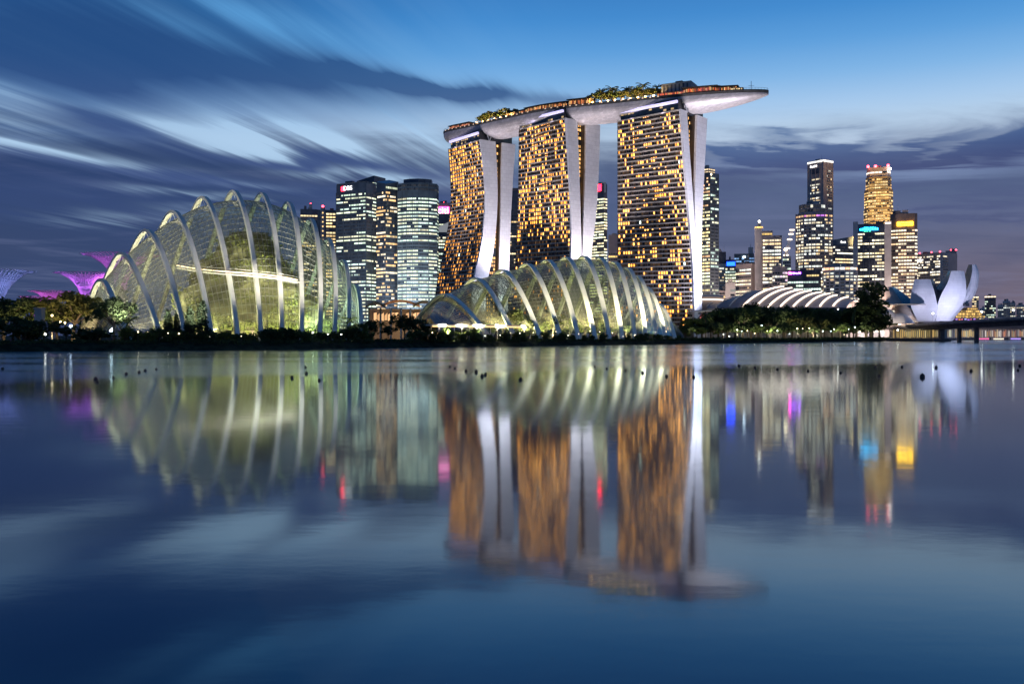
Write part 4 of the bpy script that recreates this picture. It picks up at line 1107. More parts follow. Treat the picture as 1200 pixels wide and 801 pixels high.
b.wall(b.rect(), 2, zt_, CD); b.bands(b.rect(), 8, zt_, 4, 3, .4, COOL, .8); b.wall(b.rect(.9, .8), zt_, b.z(297), CW, 'glass_crown'); b.bands(b.rect(.9, .8), zt_, b.z(298), 4, 3, .7, [(.2, .45, 1.0), (.3, .55, 1)], .6)
b.wall(b.rect(.22, .2, .3, 0), b.z(298), b.z(289), M['concrete_pale'], 'turret'); b.spire(.3 * b.w, 0, b.z(289), b.z(284)); b.beacon(0, -.42 * b.dp, b.z(302), 'lamp_cool', 1.5)
b = Bld('squat stone office block with horizontal lit bands and brown flank', 862, 888, 1100, split=.3); zt_ = b.z(309)
b.wall(b.rect(), 2, zt_, M['stone_pink']); b.bands(b.rect(), 8, zt_ - 3, 4.2, 2.6, .65, MIXD, 1.1, hfrac=.42, run=.75, faces=[0])
b = Bld('plain pale lift tower block just above the banded roof', 850, 862, 1060); zt_ = b.z(331)
b.wall(b.rect(), 2, zt_, M['concrete_pale']); b.wall(b.rect(.4, .4), zt_, zt_ + 2, M['concrete'], 'roof_plant'); b.bands(b.rect(.5, 1, .2), 8, zt_ - 3, 5, 3, .1, MIXD, .5)
b = Bld('stepped office tower with glowing crown and white spire', 884, 917, 1080); zt_ = b.z(276)
b.wall(b.rect(.26, .8, -.36), 2, b.z(267), M['concrete_pale']); b.wall(b.rect(.72, 1, .12), 2, zt_, M['stone_pink']); b.wall(b.rect(.4, .7, -.05), zt_, b.z(270), M['stone_pink'], 'upper_storeys')
b.bands(b.rect(.66, 1, .12), 8, zt_ - 2, 4.0, 2.5, .62, MIXD, 1.2, hfrac=.5, run=.7); b.bands(b.rect(.38, .7, -.05), zt_, b.z(270), 4, 2.5, .9, GOLD, 1.0)
b.fins(b.rect(.66, 1, .12), 8, zt_ - 1, 7.5, 'stone_pink', .8, .6)
b.wall(b.rect(.22, .6, -.34), b.z(267), b.z(264), M['stone_gold'], 'crown'); b.bands(b.rect(.3, .82, -.34), b.z(267.5), b.z(264), 3.2, 2.0, 1, GOLD, 1.8, vary=0); b.wall(b.rect(.12, .3, -.33), b.z(264), b.z(260), M['concrete_pale'], 'lantern'); b.spire(-.33 * b.w, 0, b.z(260), b.z(254), .9); b.beacon(-.33 * b.w, -.1 * b.dp, b.z(259), 'lamp_white', 1.2)
b = Bld('lower wing of pale framed offices with a violet end', 905, 923, 1040); zt_ = b.z(312)
b.wall(b.rect(), 2, zt_, M['stone_pink']); b.bands(b.rect(), 8, zt_ - 2, 4, 2.5, .6, [(1, .85, .62), (.95, .7, .9), (1, .95, .8)], 1.0, run=.6)
b = Bld('thin tower under construction with white work lamps up its side', 915, 929, 1200, cat='tower', name='unfinished_tower'); zt_ = b.z(300)
b.wall(b.rect(.7, .8), 2, zt_, M['concrete_pale']); b.bands(b.rect(.7, .8), 8, zt_, 4, 2.5, .45, COOL, .9)
T_ = b.T(); mb = MB(); lo, hi_ = b.local(-.1 * b.w, 0, zt_), b.local(.45 * b.w, 0, b.z(268)); 
for dx in (-1.2, 1.2): mb.tube([lo + Vector((dx, 0, 0)), hi_ + Vector((dx, 0, 0))], .35, 4)
for k in range(12):
    p, q = lo.lerp(hi_, k / 12), lo.lerp(hi_, (k + 1) / 12); mb.tube([p + Vector((-1.2, 0, 0)), q + Vector((1.2, 0, 0))], .2, 4)
jib = mb.build('crane_jib', M['concrete_pale'], b.root)
for t_ in (.05, .3, .62, .82, .97):
    p = lo.lerp(hi_, t_); mb = MB(); mb.box(-3, 3, -1, 1, -.8, .8, Matrix.Translation(p)); mb.build('work_lamp', M['strip_warm'], jib)
b.beacon(-.1 * b.w, -.5 * b.dp, b.z(294), 'lamp_warm', 2.0)
b = Bld('very tall pale slab tower with a lit white crown edge', 946.5, 976, 1400, split=.38); zt_ = b.z(190)
b.wall(b.rect(), 2, zt_, M['stone_pink']); b.wall(b.rect(1.03, 1.03), zt_, zt_ + 3, M['concrete_pale'], 'parapet')
b.bands(b.rect(1.035, 1.035), zt_ - 1, zt_ + 3, 3.6, 3, 1.0, [(1, .97, .9)], 1.6, hfrac=.7, vary=0, gap=.02)
b.bands(b.rect(.62, 1, -.02), 40, zt_ - 22, 4, 2.4, .72, MIXD, .95, faces=[0], run=.5); b.bands(b.rect(1, .55, 0, .1), 40, zt_ - 8, 4, 2.4, .25, MIXD, .6, faces=[1])
b.fins(b.rect(), 30, zt_, 7.0, 'stone_pink', 1.2, .5)
b.wall(b.rect(.60, .02, -.02, -.502), zt_ - 17, zt_ - 9, M['curtain_dark'], 'louvre_panel'); b.marks(-.1 * b.w, zt_ - 5, b.w * .45, 3.4, S_WHITE, n=5)
b = Bld('faceted granite office tower with stepped shoulders and violet lit sky terrace', 932.5, 975.5, 1180); zt_ = b.z(249)
hx = [(b.W * .5 * x_, b.W * .5 * y_) for x_, y_ in [(-1, -.2), (-.55, -.72), (.1, -.8), (.55, -.72), (1, -.3), (1, .6), (-1, .6)]]
b.wall(hx, 2, zt_, M['stone_pink']); b.bands(hx, 8, zt_ - 6, 3.9, 2.5, .55, MIXD, 1.05, run=.45); b.bands([(x_ * 1.002, y_ * 1.002) for x_, y_ in hx], zt_ - 6, zt_ - 2, 4, 2.5, .8, [(.75, .25, 1), (1, .3, .8), (1, .6, .3)], .9, run=.3)
b.fins(hx, 8, zt_ + .5, 5.6, 'stone_pink', .9, .7)
h2 = [(x_ * .72 - .06 * b.W, y_ * .8) for x_, y_ in hx]; b.wall(h2, zt_, b.z(238), M['stone_pink'], 'upper_storeys'); b.bands(h2, zt_ + 1, b.z(238), 5, 3.0, .1, MIXD, .7, hfrac=.7)
h3 = [(x_ * .5, y_ * .6) for x_, y_ in h2]; b.wall(h3, b.z(238), b.z(234), M['concrete'], 'roof_plant'); b.bands(hx, 40, 50, 5, 2.5, .95, GOLD, 1.2, vary=0)
b = Bld('low dark glass office block with a small violet sign behind the arched roof', 918, 962, 1080, cat='office block', name='office_block'); zt_ = b.z(316)
b.wall(b.rect(), 2, zt_, CD); b.bands(b.rect(), 8, zt_ - 10, 4, 2.6, .45, COOL, .9, run=.7); b.bands(b.rect(.4, 1.01, .25), zt_ - 9, zt_ - 4, 4, 2.6, .8, GOLD, 1.0, vary=0); b.marks(-.16 * b.w, zt_ - 3.8, b.w * .27, 2.0, S_VIO, n=7); b.sign(None, -.33 * b.w, zt_ - 3.6, 1, S_PINK, (3, 3, S_PINK))
b = Bld('dark office tower with slanted glass roof and small orange emblem', 972, 1006, 1250, split=-.2); zt_ = b.z(287)
b.wall(b.rect(), 2, zt_, CD); b.bands(b.rect(), 8, zt_ - 1, 4, 2.6, .55, [(1, .92, .7), (1, .75, .4), (1, .98, .85)], 1.05, run=.8, vary=.4)
P = b.world(b.rect(.9, .9)); mb = MB(); mb.mesh([(p[0], p[1], zt_) for p in P] + [(p[0], p[1], zt_ + (7, 13, 13, 7)[i]) for i, p in enumerate(P)], [(0, 1, 5, 4), (1, 2, 6, 5), (2, 3, 7, 6), (3, 0, 4, 7), (4, 5, 6, 7)]); mb.build('glass_crown', CW, b.root)
b.sign(None, .3 * b.w, zt_ + 9, 1, S_YEL, (2.4, 6, lamp_mat('orange_sign', (1, .6, .2), 2.5)), y=-.46 * b.dp); b.marks(-.15 * b.w, zt_ + 4, b.w * .22, 3, S_WHITE, y=-.46 * b.dp, n=4)
b = Bld('drum shaped pale office block ringed by a white lit sign band', 964, 1004, 1050, cat='office block', name='office_block'); zt_ = b.z(316)
pl = b.ngon(20, b.W * .5, sy=.8); b.wall(pl, 2, zt_, M['concrete_pale']); b.bands(pl, 8, zt_ - 2, 3.6, 3.0, .45, MIXD, .75, run=.3, gap=.3)
b.bands([(x_ * 1.03, y_ * 1.03) for x_, y_ in pl], zt_ - 1, zt_ + 4, 4.5, 3, .9, [(1, .96, .86), (1, .97, .9), (1, .55, .3)], 1.3, vary=0, hfrac=.55, run=.1); b.wall([(x_ * 1.02, y_ * 1.02) for x_, y_ in pl], zt_ - 1.2, zt_ + 4, M['concrete_pale'], 'sign_band')
b = Bld('golden floodlit tower of clustered drums with red beacons on its crown', 1012, 1047, 1320); zt_ = b.z(196)
c8 = lambda r_, n=16: b.ngon(n, b.W * r_, ph=math.pi / 8)
sq = lambda r_: [(b.W * r_ * x_, b.W * r_ * y_) for x_, y_ in [(-.72, -1), (-.3, -1.08), (.3, -1.08), (.72, -1), (1, -.5), (1, .5), (.7, 1), (-.7, 1), (-1, .5), (-1, -.5)]]
GW = [(1.0, .66, .24), (1.0, .74, .36), (1, .58, .2)]
b.wall(sq(.5), 2, b.z(245), M['stone_gold']); b.bands(sq(.5), 30, b.z(245), 3.9, 2.2, .72, GW, .75, run=.3)
b.wall(sq(.48), b.z(245), b.z(222), M['stone_gold'], 'middle_shaft'); b.bands(sq(.48), b.z(244), b.z(223), 3.9, 2.2, .9, GW, .9, run=.2)
b.wall(sq(.43), b.z(222), b.z(207), M['stone_gold'], 'upper_shaft'); b.bands(sq(.43), b.z(222), b.z(208), 3.9, 2.4, .8, GW, .8)
b.wall(sq(.40), b.z(207), zt_, M['stone_pink'], 'crown'); b.bands(sq(.405), b.z(204), b.z(200), 4.2, 4, .9, [(1, .85, .7)], 1.4, vary=0); 
for x_ in (-.35, -.1, .32): b.beacon(x_ * b.W, -.42 * b.W, zt_, r=1.9)
b.beacon(.38 * b.W, -.43 * b.W, zt_ - 5, 'lamp_white', 1.8)
for e_, px_ in ((50000, 1000), (50000, 1062)):
    lamp('tower_floodlight', 'SPOT', (wx(px_, 1230), 1230, 110), 6e5, (1, .62, .22), 3, aim=(wx(1029, 1320), 1320, 215), spot=50)
b = Bld('teal signed dark office tower framed by two white end walls', 1000, 1044, 1100); zt_ = b.z(262)
b.wall(b.rect(.8, .9, 0.0), 2, zt_, CD); b.bands(b.rect(.78, .9, 0.0), 8, zt_ - 10, 3.8, 2.6, .62, [(1, .86, .56), (1, .92, .7), (1, .75, .4)], 1.2, run=.65)
b.fins(b.rect(.78, .9, 0.0), 8, zt_ - 12, 6.5, 'curtain_wall', .7, .6, [0])
b.wall(b.rect(.13, 1, -.445), 2, b.z(259), M['concrete_pale'], 'end_wall'); b.wall(b.rect(.18, 1, .42), 2, b.z(260), M['concrete_pale'], 'end_wall'); b.sign(None, .42 * b.w, b.z(262), 1, S_WHITE, (b.w * .15, 1.5, M['strip_warm']))
b.marks(-.08 * b.w, zt_ - 5.5, b.w * .5, 4.0, S_TEAL, y=-.45 * b.dp, n=9); b.marks(-.12 * b.w, zt_ - 8.6, b.w * .2, 1.4, lamp_mat('green_sign', (.1, .9, .5), 1.6), y=-.45 * b.dp, n=3)
b = Bld('brown office tower of curved bands with a yellow lit sign at its top', 1043, 1075, 1120); zt_ = b.z(250)
pl = [(b.W * .5 * x_, b.W * .5 * y_) for x_, y_ in [(-1, -.6), (-.4, -.78), (.2, -.82), (.8, -.7), (1, -.5), (1, .6), (-1, .6)]]
b.wall(pl, 2, zt_, M['stone_brown']); b.bands(pl, 8, zt_ - 18, 4.0, 2.6, .62, [(1, .85, .6), (1, .92, .72), (1, .7, .4)], 1.1, run=.7, hfrac=.45); b.sign(None, .05 * b.W, zt_ - 12.5, 2.6, S_YEL, (b.W * .58, 4.8, S_YEL), y=-.415 * b.W); b.marks(.07 * b.W, zt_ - 12.6, b.W * .34, 1.5, M['stone_gold'], y=-.415 * b.W, n=7)
b = Bld('wide pale hotel block with red roof beacons behind the white petals', 1074, 1122, 1300, split=.42, angle=32); zt_ = b.z(296)
b.wall(b.rect(), 2, zt_, M['stone_pink']); b.bands(b.rect(), 8, zt_ - 3, 3.6, 2.4, .5, [(1, .95, .85), (1, .85, .6)], 1.0, faces=[0], run=.3); b.bands(b.rect(1, .3, 0, -.2), 8, zt_ - 3, 3.6, 2.4, .1, MIXD, .7, faces=[1]); b.sign('NO', -.42 * b.w, zt_ - 10, 6.5, S_WHITE)
for x_ in (-.4, .1, .46): b.beacon(x_ * b.w, -.46 * b.dp, zt_, r=1.1)
b = Bld('thin far tower at the end of the pale hotel block', 1108, 1121, 1450); zt_ = b.z(293.5)
b.wall(b.rect(), 2, zt_, M['stone_pink']); b.bands(b.rect(), 8, zt_ - 2, 4, 2.6, .3, WARM, .8); b.beacon(0, 0, zt_, r=1.3); b.beacon(.45 * b.w, 0, zt_, r=1.3)
for pa, pb, d_, y_, wl, pal_, lf, lb in [(876, 889, 1250, 318, 'stone_pink', MIXD, .6, 'small office block tucked left of the spired tower'), (924, 934, 1300, 322, 'concrete_pale', COOL, .5, 'narrow block in the gap left of the faceted granite tower'),
        (960, 974, 1350, 300, 'curtain_wall', MIXD, .65, 'glass block half hidden right of the faceted granite tower'), (995, 1003, 1400, 290, 'concrete_pale', WARM, .5, 'slim block left of the teal signed tower'), (843, 853, 1100, 340, 'stone_pink', WARM, .6, 'low lit podium right of the slim yellow tower'), (1046, 1052, 1500, 300, 'stone_pink', WARM, .5, 'sliver of a far block between teal signed and brown towers')]:
    b = Bld(lb, pa, pb, d_); zt_ = b.z(y_); b.wall(b.rect(), 2, zt_, M[wl]); b.bands(b.rect(), 8, zt_ - 2, 4, 2.6, lf, pal_, 1.1); b.roofbox(.5, .4, .1, 0, zt_, 4)
# --- far right
b = Bld('slim far block right of the petals with a lit cornice', 1139, 1147, 1700, cat='far block', name='far_block'); zt_ = b.z(347)
b.wall(b.rect(), 2, zt_, M['concrete_pale']); b.bands(b.rect(), 8, zt_ - 4, 4, 3, .5, WARM, .9); b.bands(b.rect(1.04, 1.04), zt_ - 4, zt_, 4, 4, 1, WARM, 1.3, vary=0)
b = Bld('far dark twin block with a peach lit cornice', 1154, 1167, 1700, cat='far block', name='far_block'); zt_ = b.z(346.5)
b.wall(b.rect(), 2, zt_, CD); b.bands(b.rect(), 8, zt_ - 5, 4, 2.5, .4, COOL, .7); b.bands(b.rect(1.04, 1.04), zt_ - 4, zt_ + .5, 4, 4, 1, [(1, .75, .5)], 1.3, vary=0)
for px0_, px1_, py_, lb in [(1148, 1155, 361, 'small white far block left of the dark twin block'), (1169, 1176, 358, 'low far block right of the dark twin block'), (1175, 1184, 352.5, 'far block with small white roof lights'), (1183, 1190, 354.5, 'pale far housing slab near the frame edge'), (1191, 1201, 357, 'last low far block at the frame edge')]:
    b = Bld(lb, px0_, px1_, 1800, cat='far block', name='far_block'); zt_ = b.z(py_)
    b.wall(b.rect(), 2, zt_, M['concrete_pale']); b.bands(b.rect(), 8, zt_ - 2, 4, 3, .35, MIXD, .6); b.roofbox(.3, .4, .1, 0, zt_, 4, 'concrete')

# plant rooms, tanks and masts on the flat roofs
rnd = random.Random(44)
for b in ALL_BLD:
    if not b.zplan: continue
    xs = [p[0] for p in b.zplan]; ys = [p[1] for p in b.zplan]; cx_, cy_ = (min(xs) + max(xs)) / 2, (min(ys) + max(ys)) / 2; hw, hd = (max(xs) - min(xs)) / 2, (max(ys) - min(ys)) / 2
    if hw < 3.5: continue
    for k in range(rnd.choice((1, 2, 2, 3))):
        ox, oy = cx_ + rnd.uniform(-.55, .55) * hw, cy_ + rnd.uniform(-.6, .2) * hd; w_, d_ = hw * rnd.uniform(.12, .3), hd * rnd.uniform(.15, .3)
        b.wall([(ox - w_, oy - d_), (ox + w_, oy - d_), (ox + w_, oy + d_), (ox - w_, oy + d_)], b.ztop - .2, b.ztop + rnd.uniform(1.5, 4.5), M[rnd.choice(('concrete_dark', 'concrete', 'curtain_dark'))], 'roof_plant')
    if rnd.random() < .6: b.spire(cx_ + rnd.uniform(-.6, .6) * hw, cy_ - .3 * hd, b.ztop, b.ztop + rnd.uniform(6, 13), .3)
# ------------------------------------------------------------------ canopy pavilion between the domes
pv = thing('visitor_pavilion', 'brown roofed pavilion glowing orange inside between the two glass domes', 'pavilion', (wx(462, 520), 520, 3))
for (pa, pb, ya, d0, d1, hh) in [(428, 452, 359, 480, 520, 3.5), (446, 492, 357.5, 520, 560, 4.5), (484, 509, 358, 500, 540, 4)]:
    mb = MB(); rws = []
    for i in range(9):
        px_ = pa + (pb - pa) * i / 8; z_ = hz(ya, d0) + hh * math.sin(math.pi * i / 8) * .7
        rws.append([Vector((wx(px_, d0), d0, z_ - 1.2)), Vector((wx(px_, d0), d0, z_)), Vector((wx(px_, d1), d1, z_ + 1.5)), Vector((wx(px_, d1), d1, z_)), Vector((wx(px_, d0), d0, z_ - 1.2))])
    mb.grid(rws); mb.face(rws[0][:4]); mb.face(rws[-1][:4]); mb.build('canopy_roof', M['wood'], pv)
for px_ in (432.5, 446, 458, 470, 481, 494, 503):
    mb = MB(); mb.tube([(wx(px_, 500), 500, 2.8), (wx(px_, 500), 500, hz(361, 500))], .5, 8); mb.build('column', M['concrete_pale'], pv)
rnd = random.Random(12); mb = MB(); d = 528
for k in range(16):
    if rnd.random() < .85:
        px_ = 438 + k * 4.2; e = rnd.uniform(.3, 1.6); mb.face([at(px_, 376 - rnd.uniform(0, 2), d), at(px_ + 3.4, 376, d), at(px_ + 3.4, 366, d), at(px_, 366 + rnd.uniform(0, 4), d)], (1.0 * e, .55 * e, .25 * e))
mb.build('shopfront', M['window'], pv)
mb = MB(); mb.box(wx(432, 530), wx(510, 530), 530, 560, 2.5, hz(362, 530)); mb.build('hall', M['concrete_dark'], pv)
for px_, e in ((440, 5000), (465, 6000), (490, 5000)): lamp('pavilion_lamp', 'SPOT', (wx(px_, 505), 505, 5), e * 2, (1, .55, .22), 1.0, aim=(wx(px_, 518), 518, 15), spot=140)

# ------------------------------------------------------------------ convention hall with arched roof
ch = thing('convention_hall', 'long hall roof of overlapping grey shells edged by glowing white arcs', 'convention hall', (wx(920, 860), 860, 3))
ARC = [(828, 360.5, 846, 353), (840, 360.3, 866, 348), (855, 360, 885, 341.5), (871, 360, 918.5, 336.8), (886, 360.8, 928, 338.5), (900, 361.2, 940, 340.5), (915, 360.2, 950.5, 341.8), (930, 360, 962.5, 343.5),
       (945, 360.2, 972.5, 345.2), (961, 360, 981, 347), (976.6, 359.6, 994, 349.3), (992, 360, 1005, 351.5)]
arcs = []
for fx, fy, tx, ty in ARC:
    f_, t_ = at(fx, fy, 830), at(tx, ty, 905); mid = Vector((f_.x * .62 + t_.x * .38, f_.y * .62 + t_.y * .38, f_.z + (t_.z - f_.z) * .80))
    arcs.append([f_ * (1 - s) ** 2 + mid * 2 * s * (1 - s) + t_ * s * s for s in [i / 14 for i in range(15)]])
for i in range(len(arcs) - 1):
    mb = MB(); rws = []
    for k in range(7):
        s = k / 6; sag = math.sin(math.pi * s) * .9
        row = [arcs[i][j].lerp(arcs[i + 1][j], s) + Vector((0, 0, -sag + (1.0 - s) * .9 * (j / 14))) for j in range(15)]
        row += [row[-1] + Vector((20, 45, -3.5)), row[-1] + Vector((40, 90, -26))]
        row = [Vector((row[0].x, row[0].y, 3))] + row; rws.append(row)
    mb.grid(rws); mb.build('roof_shell', M['roof_grey'], ch, smooth=False)
for i, a in enumerate(arcs):
    up = [p + Vector((-.3, -.5, 1.2)) for p in a]
    mb = MB(); mb.tube(up, 1.0, flat=(.55, .5) if 3 <= i <= 10 else (.3, .3)); mb.build('arc_light' if 3 <= i <= 10 else 'roof_rib', M['strip_warm'] if 3 <= i <= 10 else M['steel'], ch)
mb = MB(); mb.box(wx(850, 828), wx(1010, 828), 826, 832, 10, hz(360.4, 828)); mb.build('eaves_wall', M['concrete_dark'], ch)
mb = MB(); mb.grid([[at(px_, 350.5 - 1.6 * math.sin(math.pi * (px_ - 800) / 60), 860 + dd) + Vector((0, 0, dz)) for px_ in range(800, 849, 6)] for dd, dz in ((0, 0), (0, 1.5), (40, 3), (60, -18), (0, -18), (0, 0))])
sh = thing('low_hall', 'low pink lit roofed hall tucked behind the nearest hotel tower foot', 'hall', (wx(824, 860), 860, 3)); mb.build('roof', M['stone_pink'], sh)
mb = MB(); mb.tube([at(px_, 352.3 - 1.6 * math.sin(math.pi * (px_ - 800) / 60), 858) for px_ in range(800, 849, 6)], .6, 5); mb.build('light_strip', M['strip_warm'], sh)
fr = thing('forecourt_canopy', 'flat pale canopy at the foot of the nearest hotel tower', 'canopy', (wx(826, 740), 740, 3))
mb = MB(); rws = []
for i in range(9):
    px_ = 808 + 33 * i / 8; w_ = 5 + 9 * math.sin(math.pi * i / 8); z_ = hz(365.6 - .6 * math.sin(math.pi * i / 8), 745)
    rws.append([Vector((wx(px_, 745), 745 - w_, z_)), Vector((wx(px_, 745), 745 - w_, z_ + .7)), Vector((wx(px_, 745), 745 + w_, z_ + 1.2)), Vector((wx(px_, 745), 745 + w_, z_))])
mb.grid(rws); mb.build('canopy_roof', M['white_panel'], fr)
for px_ in (812, 822, 832):
    mb = MB(); mb.tube([(wx(px_, 745), 745, 2.8), (wx(px_, 745), 745, hz(366, 745))], .4, 6); mb.build('column', M['concrete_pale'], fr)
mb = MB(); mb.prism([(wx(821, 742), 742), (wx(826, 742), 742), (wx(826, 742), 744), (wx(821, 742), 744)], 16, 21); mb.build('sign', lamp_mat('red_panel', (1, .15, .15), 1.5), fr)

# ------------------------------------------------------------------ petal museum
ms = thing('petal_museum', 'white museum shaped like an opening flower of curved upright petals', 'museum', (wx(1093, 925), 925, 3))
PETAL = panel_mat('white_petal_cladding', (0.72, 0.72, 0.74), 0.45, 7.0, 2.6, .8)
INNER = make_mat('dark_petal_glass', (0.05, 0.06, 0.08), 0.25, var=0.2, scale=0.1)
def petal(rows, name='petal', mat=None):
    """rows from foot to tip: (y, left px, right px, depth, inner dx px, inner depth step)"""
    mat = mat or PETAL
    rr = []
    yy = [r_[0] for r_ in rows]
    for k in range((len(rows) - 1) * 6 + 1):
        i, t = divmod(k, 6); t /= 6
        if i >= len(rows) - 1: i, t = len(rows) - 2, 1.0
        g_ = lambda q: tuple(rows[max(0, min(len(rows) - 1, q))])
        p0, p1, p2, p3 = g_(i - 1), g_(i), g_(i + 1), g_(i + 2)
        rr.append([.5 * (2 * b_ + (c_ - a_) * t + (2 * a_ - 5 * b_ + 4 * c_ - d_) * t * t + (3 * b_ - a_ - 3 * c_ + d_) * t ** 3) for a_, b_, c_, d_ in zip(p0, p1, p2, p3)])
    out, inn = MB(), MB(); o_rows = []; i_rows = []
    for y, l, r_, d, dx, dd in rr:
        L_, R_ = at(l, y, d), at(r_, y, d + 1.5)
        mid = (L_ + R_) / 2; bulge = Vector((0, -1.5, 0))
        o_rows.append([L_, L_.lerp(R_, .25) + bulge * .75, mid + bulge, L_.lerp(R_, .75) + bulge * .75, R_])
        IL, IR = at(l + dx, y, d + dd), at(r_ + min(dx, 0) * .3 + max(dx, 0) * .9, y, d + dd + 1.5)
        i_rows.append([L_, IL, IL.lerp(IR, .5), IR, R_])
    out.grid(o_rows); inn.grid(i_rows)
    top = [o_rows[-1][0], o_rows[-1][1], o_rows[-1][2], o_rows[-1][3], o_rows[-1][4], i_rows[-1][3], i_rows[-1][2], i_rows[-1][1]]
    out.face(top)
    o = out.build(name, mat, ms, smooth=False); inn.build('inner_face', INNER, o)
# back petals, lower and darker against the sky
petal([(372, 1082, 1098, 925, 4, 9), (350, 1076, 1096, 940, 6, 9), (337, 1079, 1093, 952, 5, 8)])
petal([(372, 1096, 1112, 930, -4, 9), (352, 1106, 1122, 945, -5, 9), (338, 1113, 1126, 955, -4, 8)])
petal([(370, 1052, 1080, 905, 12, 12), (362, 1046, 1068, 903, 14, 14), (354, 1034, 1057, 905, 16, 16), (345, 1034, 1051, 908, 11, 14), (336, 1036, 1045, 912, 3, 10)], mat=make_mat('warm_petal_cladding', (0.55, 0.47, 0.40), 0.5, var=.06))
petal([(376, 1075, 1098, 905, 0, 14), (367, 1071, 1098.6, 898, 4, 16), (355, 1066.6, 1098, 893, 6, 16), (340, 1068.5, 1094.5, 890, 5, 14), (327.3, 1071.8, 1090.5, 892, 3, 9)])
petal([(376, 1104, 1116, 918, -3, 14), (365, 1112, 1124.5, 914, -4, 16), (351, 1126, 1138.5, 912, -7, 18), (339, 1133, 1145, 911, -8, 18), (322, 1138.6, 1147.2, 912, -8, 16), (310, 1139.2, 1144, 916, -4.2, 8)])
petal([(376, 1096, 1112, 904, -6, 14), (369, 1098, 1117, 900, -8, 18), (357, 1098.7, 1127, 896, -14, 22), (345, 1103, 1131.8, 893, -13, 22), (331, 1110.5, 1132, 893, -9, 18), (317.4, 1114.6, 1129.8, 896, -3, 9)])
mb = MB(); mb.lathe([(9, hz(377, 920)), (17, hz(374, 920)), (23, hz(369, 920)), (24, hz(364, 920)), (10, hz(361, 920))], (wx(1088, 922), 924, 0), 32); mb.build('bowl', PETAL, ms, smooth=True)
mb = MB(); mb.lathe([(5, 2.5), (5, hz(376, 920))], (wx(1088, 922), 924, 0), 16); mb.build('stem', M['concrete_dark'], ms)
mb = MB(); p = at(1133.7, 357, 905); mb.box(-1.4, 1.4, -1, 6, -1.5, 1.5, Matrix.Translation(p)); mb.build('window', M['dark_glass'], ms)
mb = MB(); mb.lathe([(20, 0), (20.6, .3), (20, .6), (6, 1.0)], (wx(1058, 890), 890, hz(357.2, 890)), 36); mb.build('rim_canopy', M['concrete_pale'], ms)
ps = thing('shell_pavilion', 'low pale curved pavilion under the museum, left of the bridge end', 'pavilion', (wx(1050, 880), 880, 3))
for pa, pb, yt in ((1031, 1056, 362), (1044, 1072, 366)):
    mb = MB(); rws = []
    for i in range(13):
        t_ = i / 12; px_ = pa + (pb - pa) * t_; h_ = 1 - (1 - t_) ** 1 if False else math.sin(math.pi * (.18 + .82 * t_))
        y_ = 378 - (378 - yt) * h_; rws.append([at(px_, 378.5, 872), at(px_, y_ + 3, 874), at(px_, y_, 884), at(px_, y_ + 2, 905)])
    mb.grid(rws); mb.build('shell', PETAL, ps, smooth=True)
for px_, e, c in ((1078, 60000, (.88, .86, 1)), (1108, 95000, (.72, .72, 1)), (1135, 80000, (.64, .66, 1)), (1150, 50000, (.62, .66, 1))):
    lamp('museum_floodlight', 'SPOT', (wx(px_, 835), 835, 9), e * 1.7, c, 2, aim=(wx(px_ + (4 if px_ > 1100 else 0), 905), 905, 40), spot=75)
lamp('museum_floodlight', 'SPOT', (wx(1048, 850), 850, 8), 40000, (1, .78, .55), 2, aim=(wx(1052, 900), 900, 34), spot=80)

# ------------------------------------------------------------------ bridge and lit waterfront behind it
br = thing('road_bridge', 'long dark concrete road bridge crossing the water at the right', 'bridge', (wx(1120, 760), 760, 0))
A_, B_, C_ = Vector((wx(1046, 930), 930, 0)), Vector((wx(1200, 600), 600, 0)), Vector((300, 380, 0))
def bz(p): return 15.8 - 2.4 * max(0.0, min(1.0, (p.y - 600) / 330))
bp_ = [A_.lerp(B_, i / 20) for i in range(21)] + [B_.lerp(C_, i / 8) for i in range(1, 9)]
mb = MB(); rws = []
sec = [(-7.5, 0.0), (-7.5, -1.1), (-4.5, -1.7), (-3, -4.4), (3, -4.4), (4.5, -1.7), (7.5, -1.1), (7.5, 0), (-7.5, 0)]
for i, p in enumerate(bp_):
    t_ = (bp_[min(i + 1, len(bp_) - 1)] - bp_[max(i - 1, 0)]).normalized(); n_ = Vector((t_.y, -t_.x, 0))
    rws.append([p + n_ * -x_ * -1 + Vector((0, 0, bz(p) + z_)) for x_, z_ in sec])
mb.grid(rws); mb.build('deck', M['concrete_dark'], br)
for side in (-7.3, 7.3):
    mb = MB(); rws = []
    for i, p in enumerate(bp_):
        t_ = (bp_[min(i + 1, len(bp_) - 1)] - bp_[max(i - 1, 0)]).normalized(); n_ = Vector((t_.y, -t_.x, 0)); q = p + n_ * side
        rws.append([q + n_ * dx + Vector((0, 0, bz(p) + z_)) for dx, z_ in ((-.18, .01), (.18, .01), (.18, 1.1), (-.18, 1.1), (-.18, .01))])
    mb.grid(rws); mb.build('parapet', M['concrete'], br)
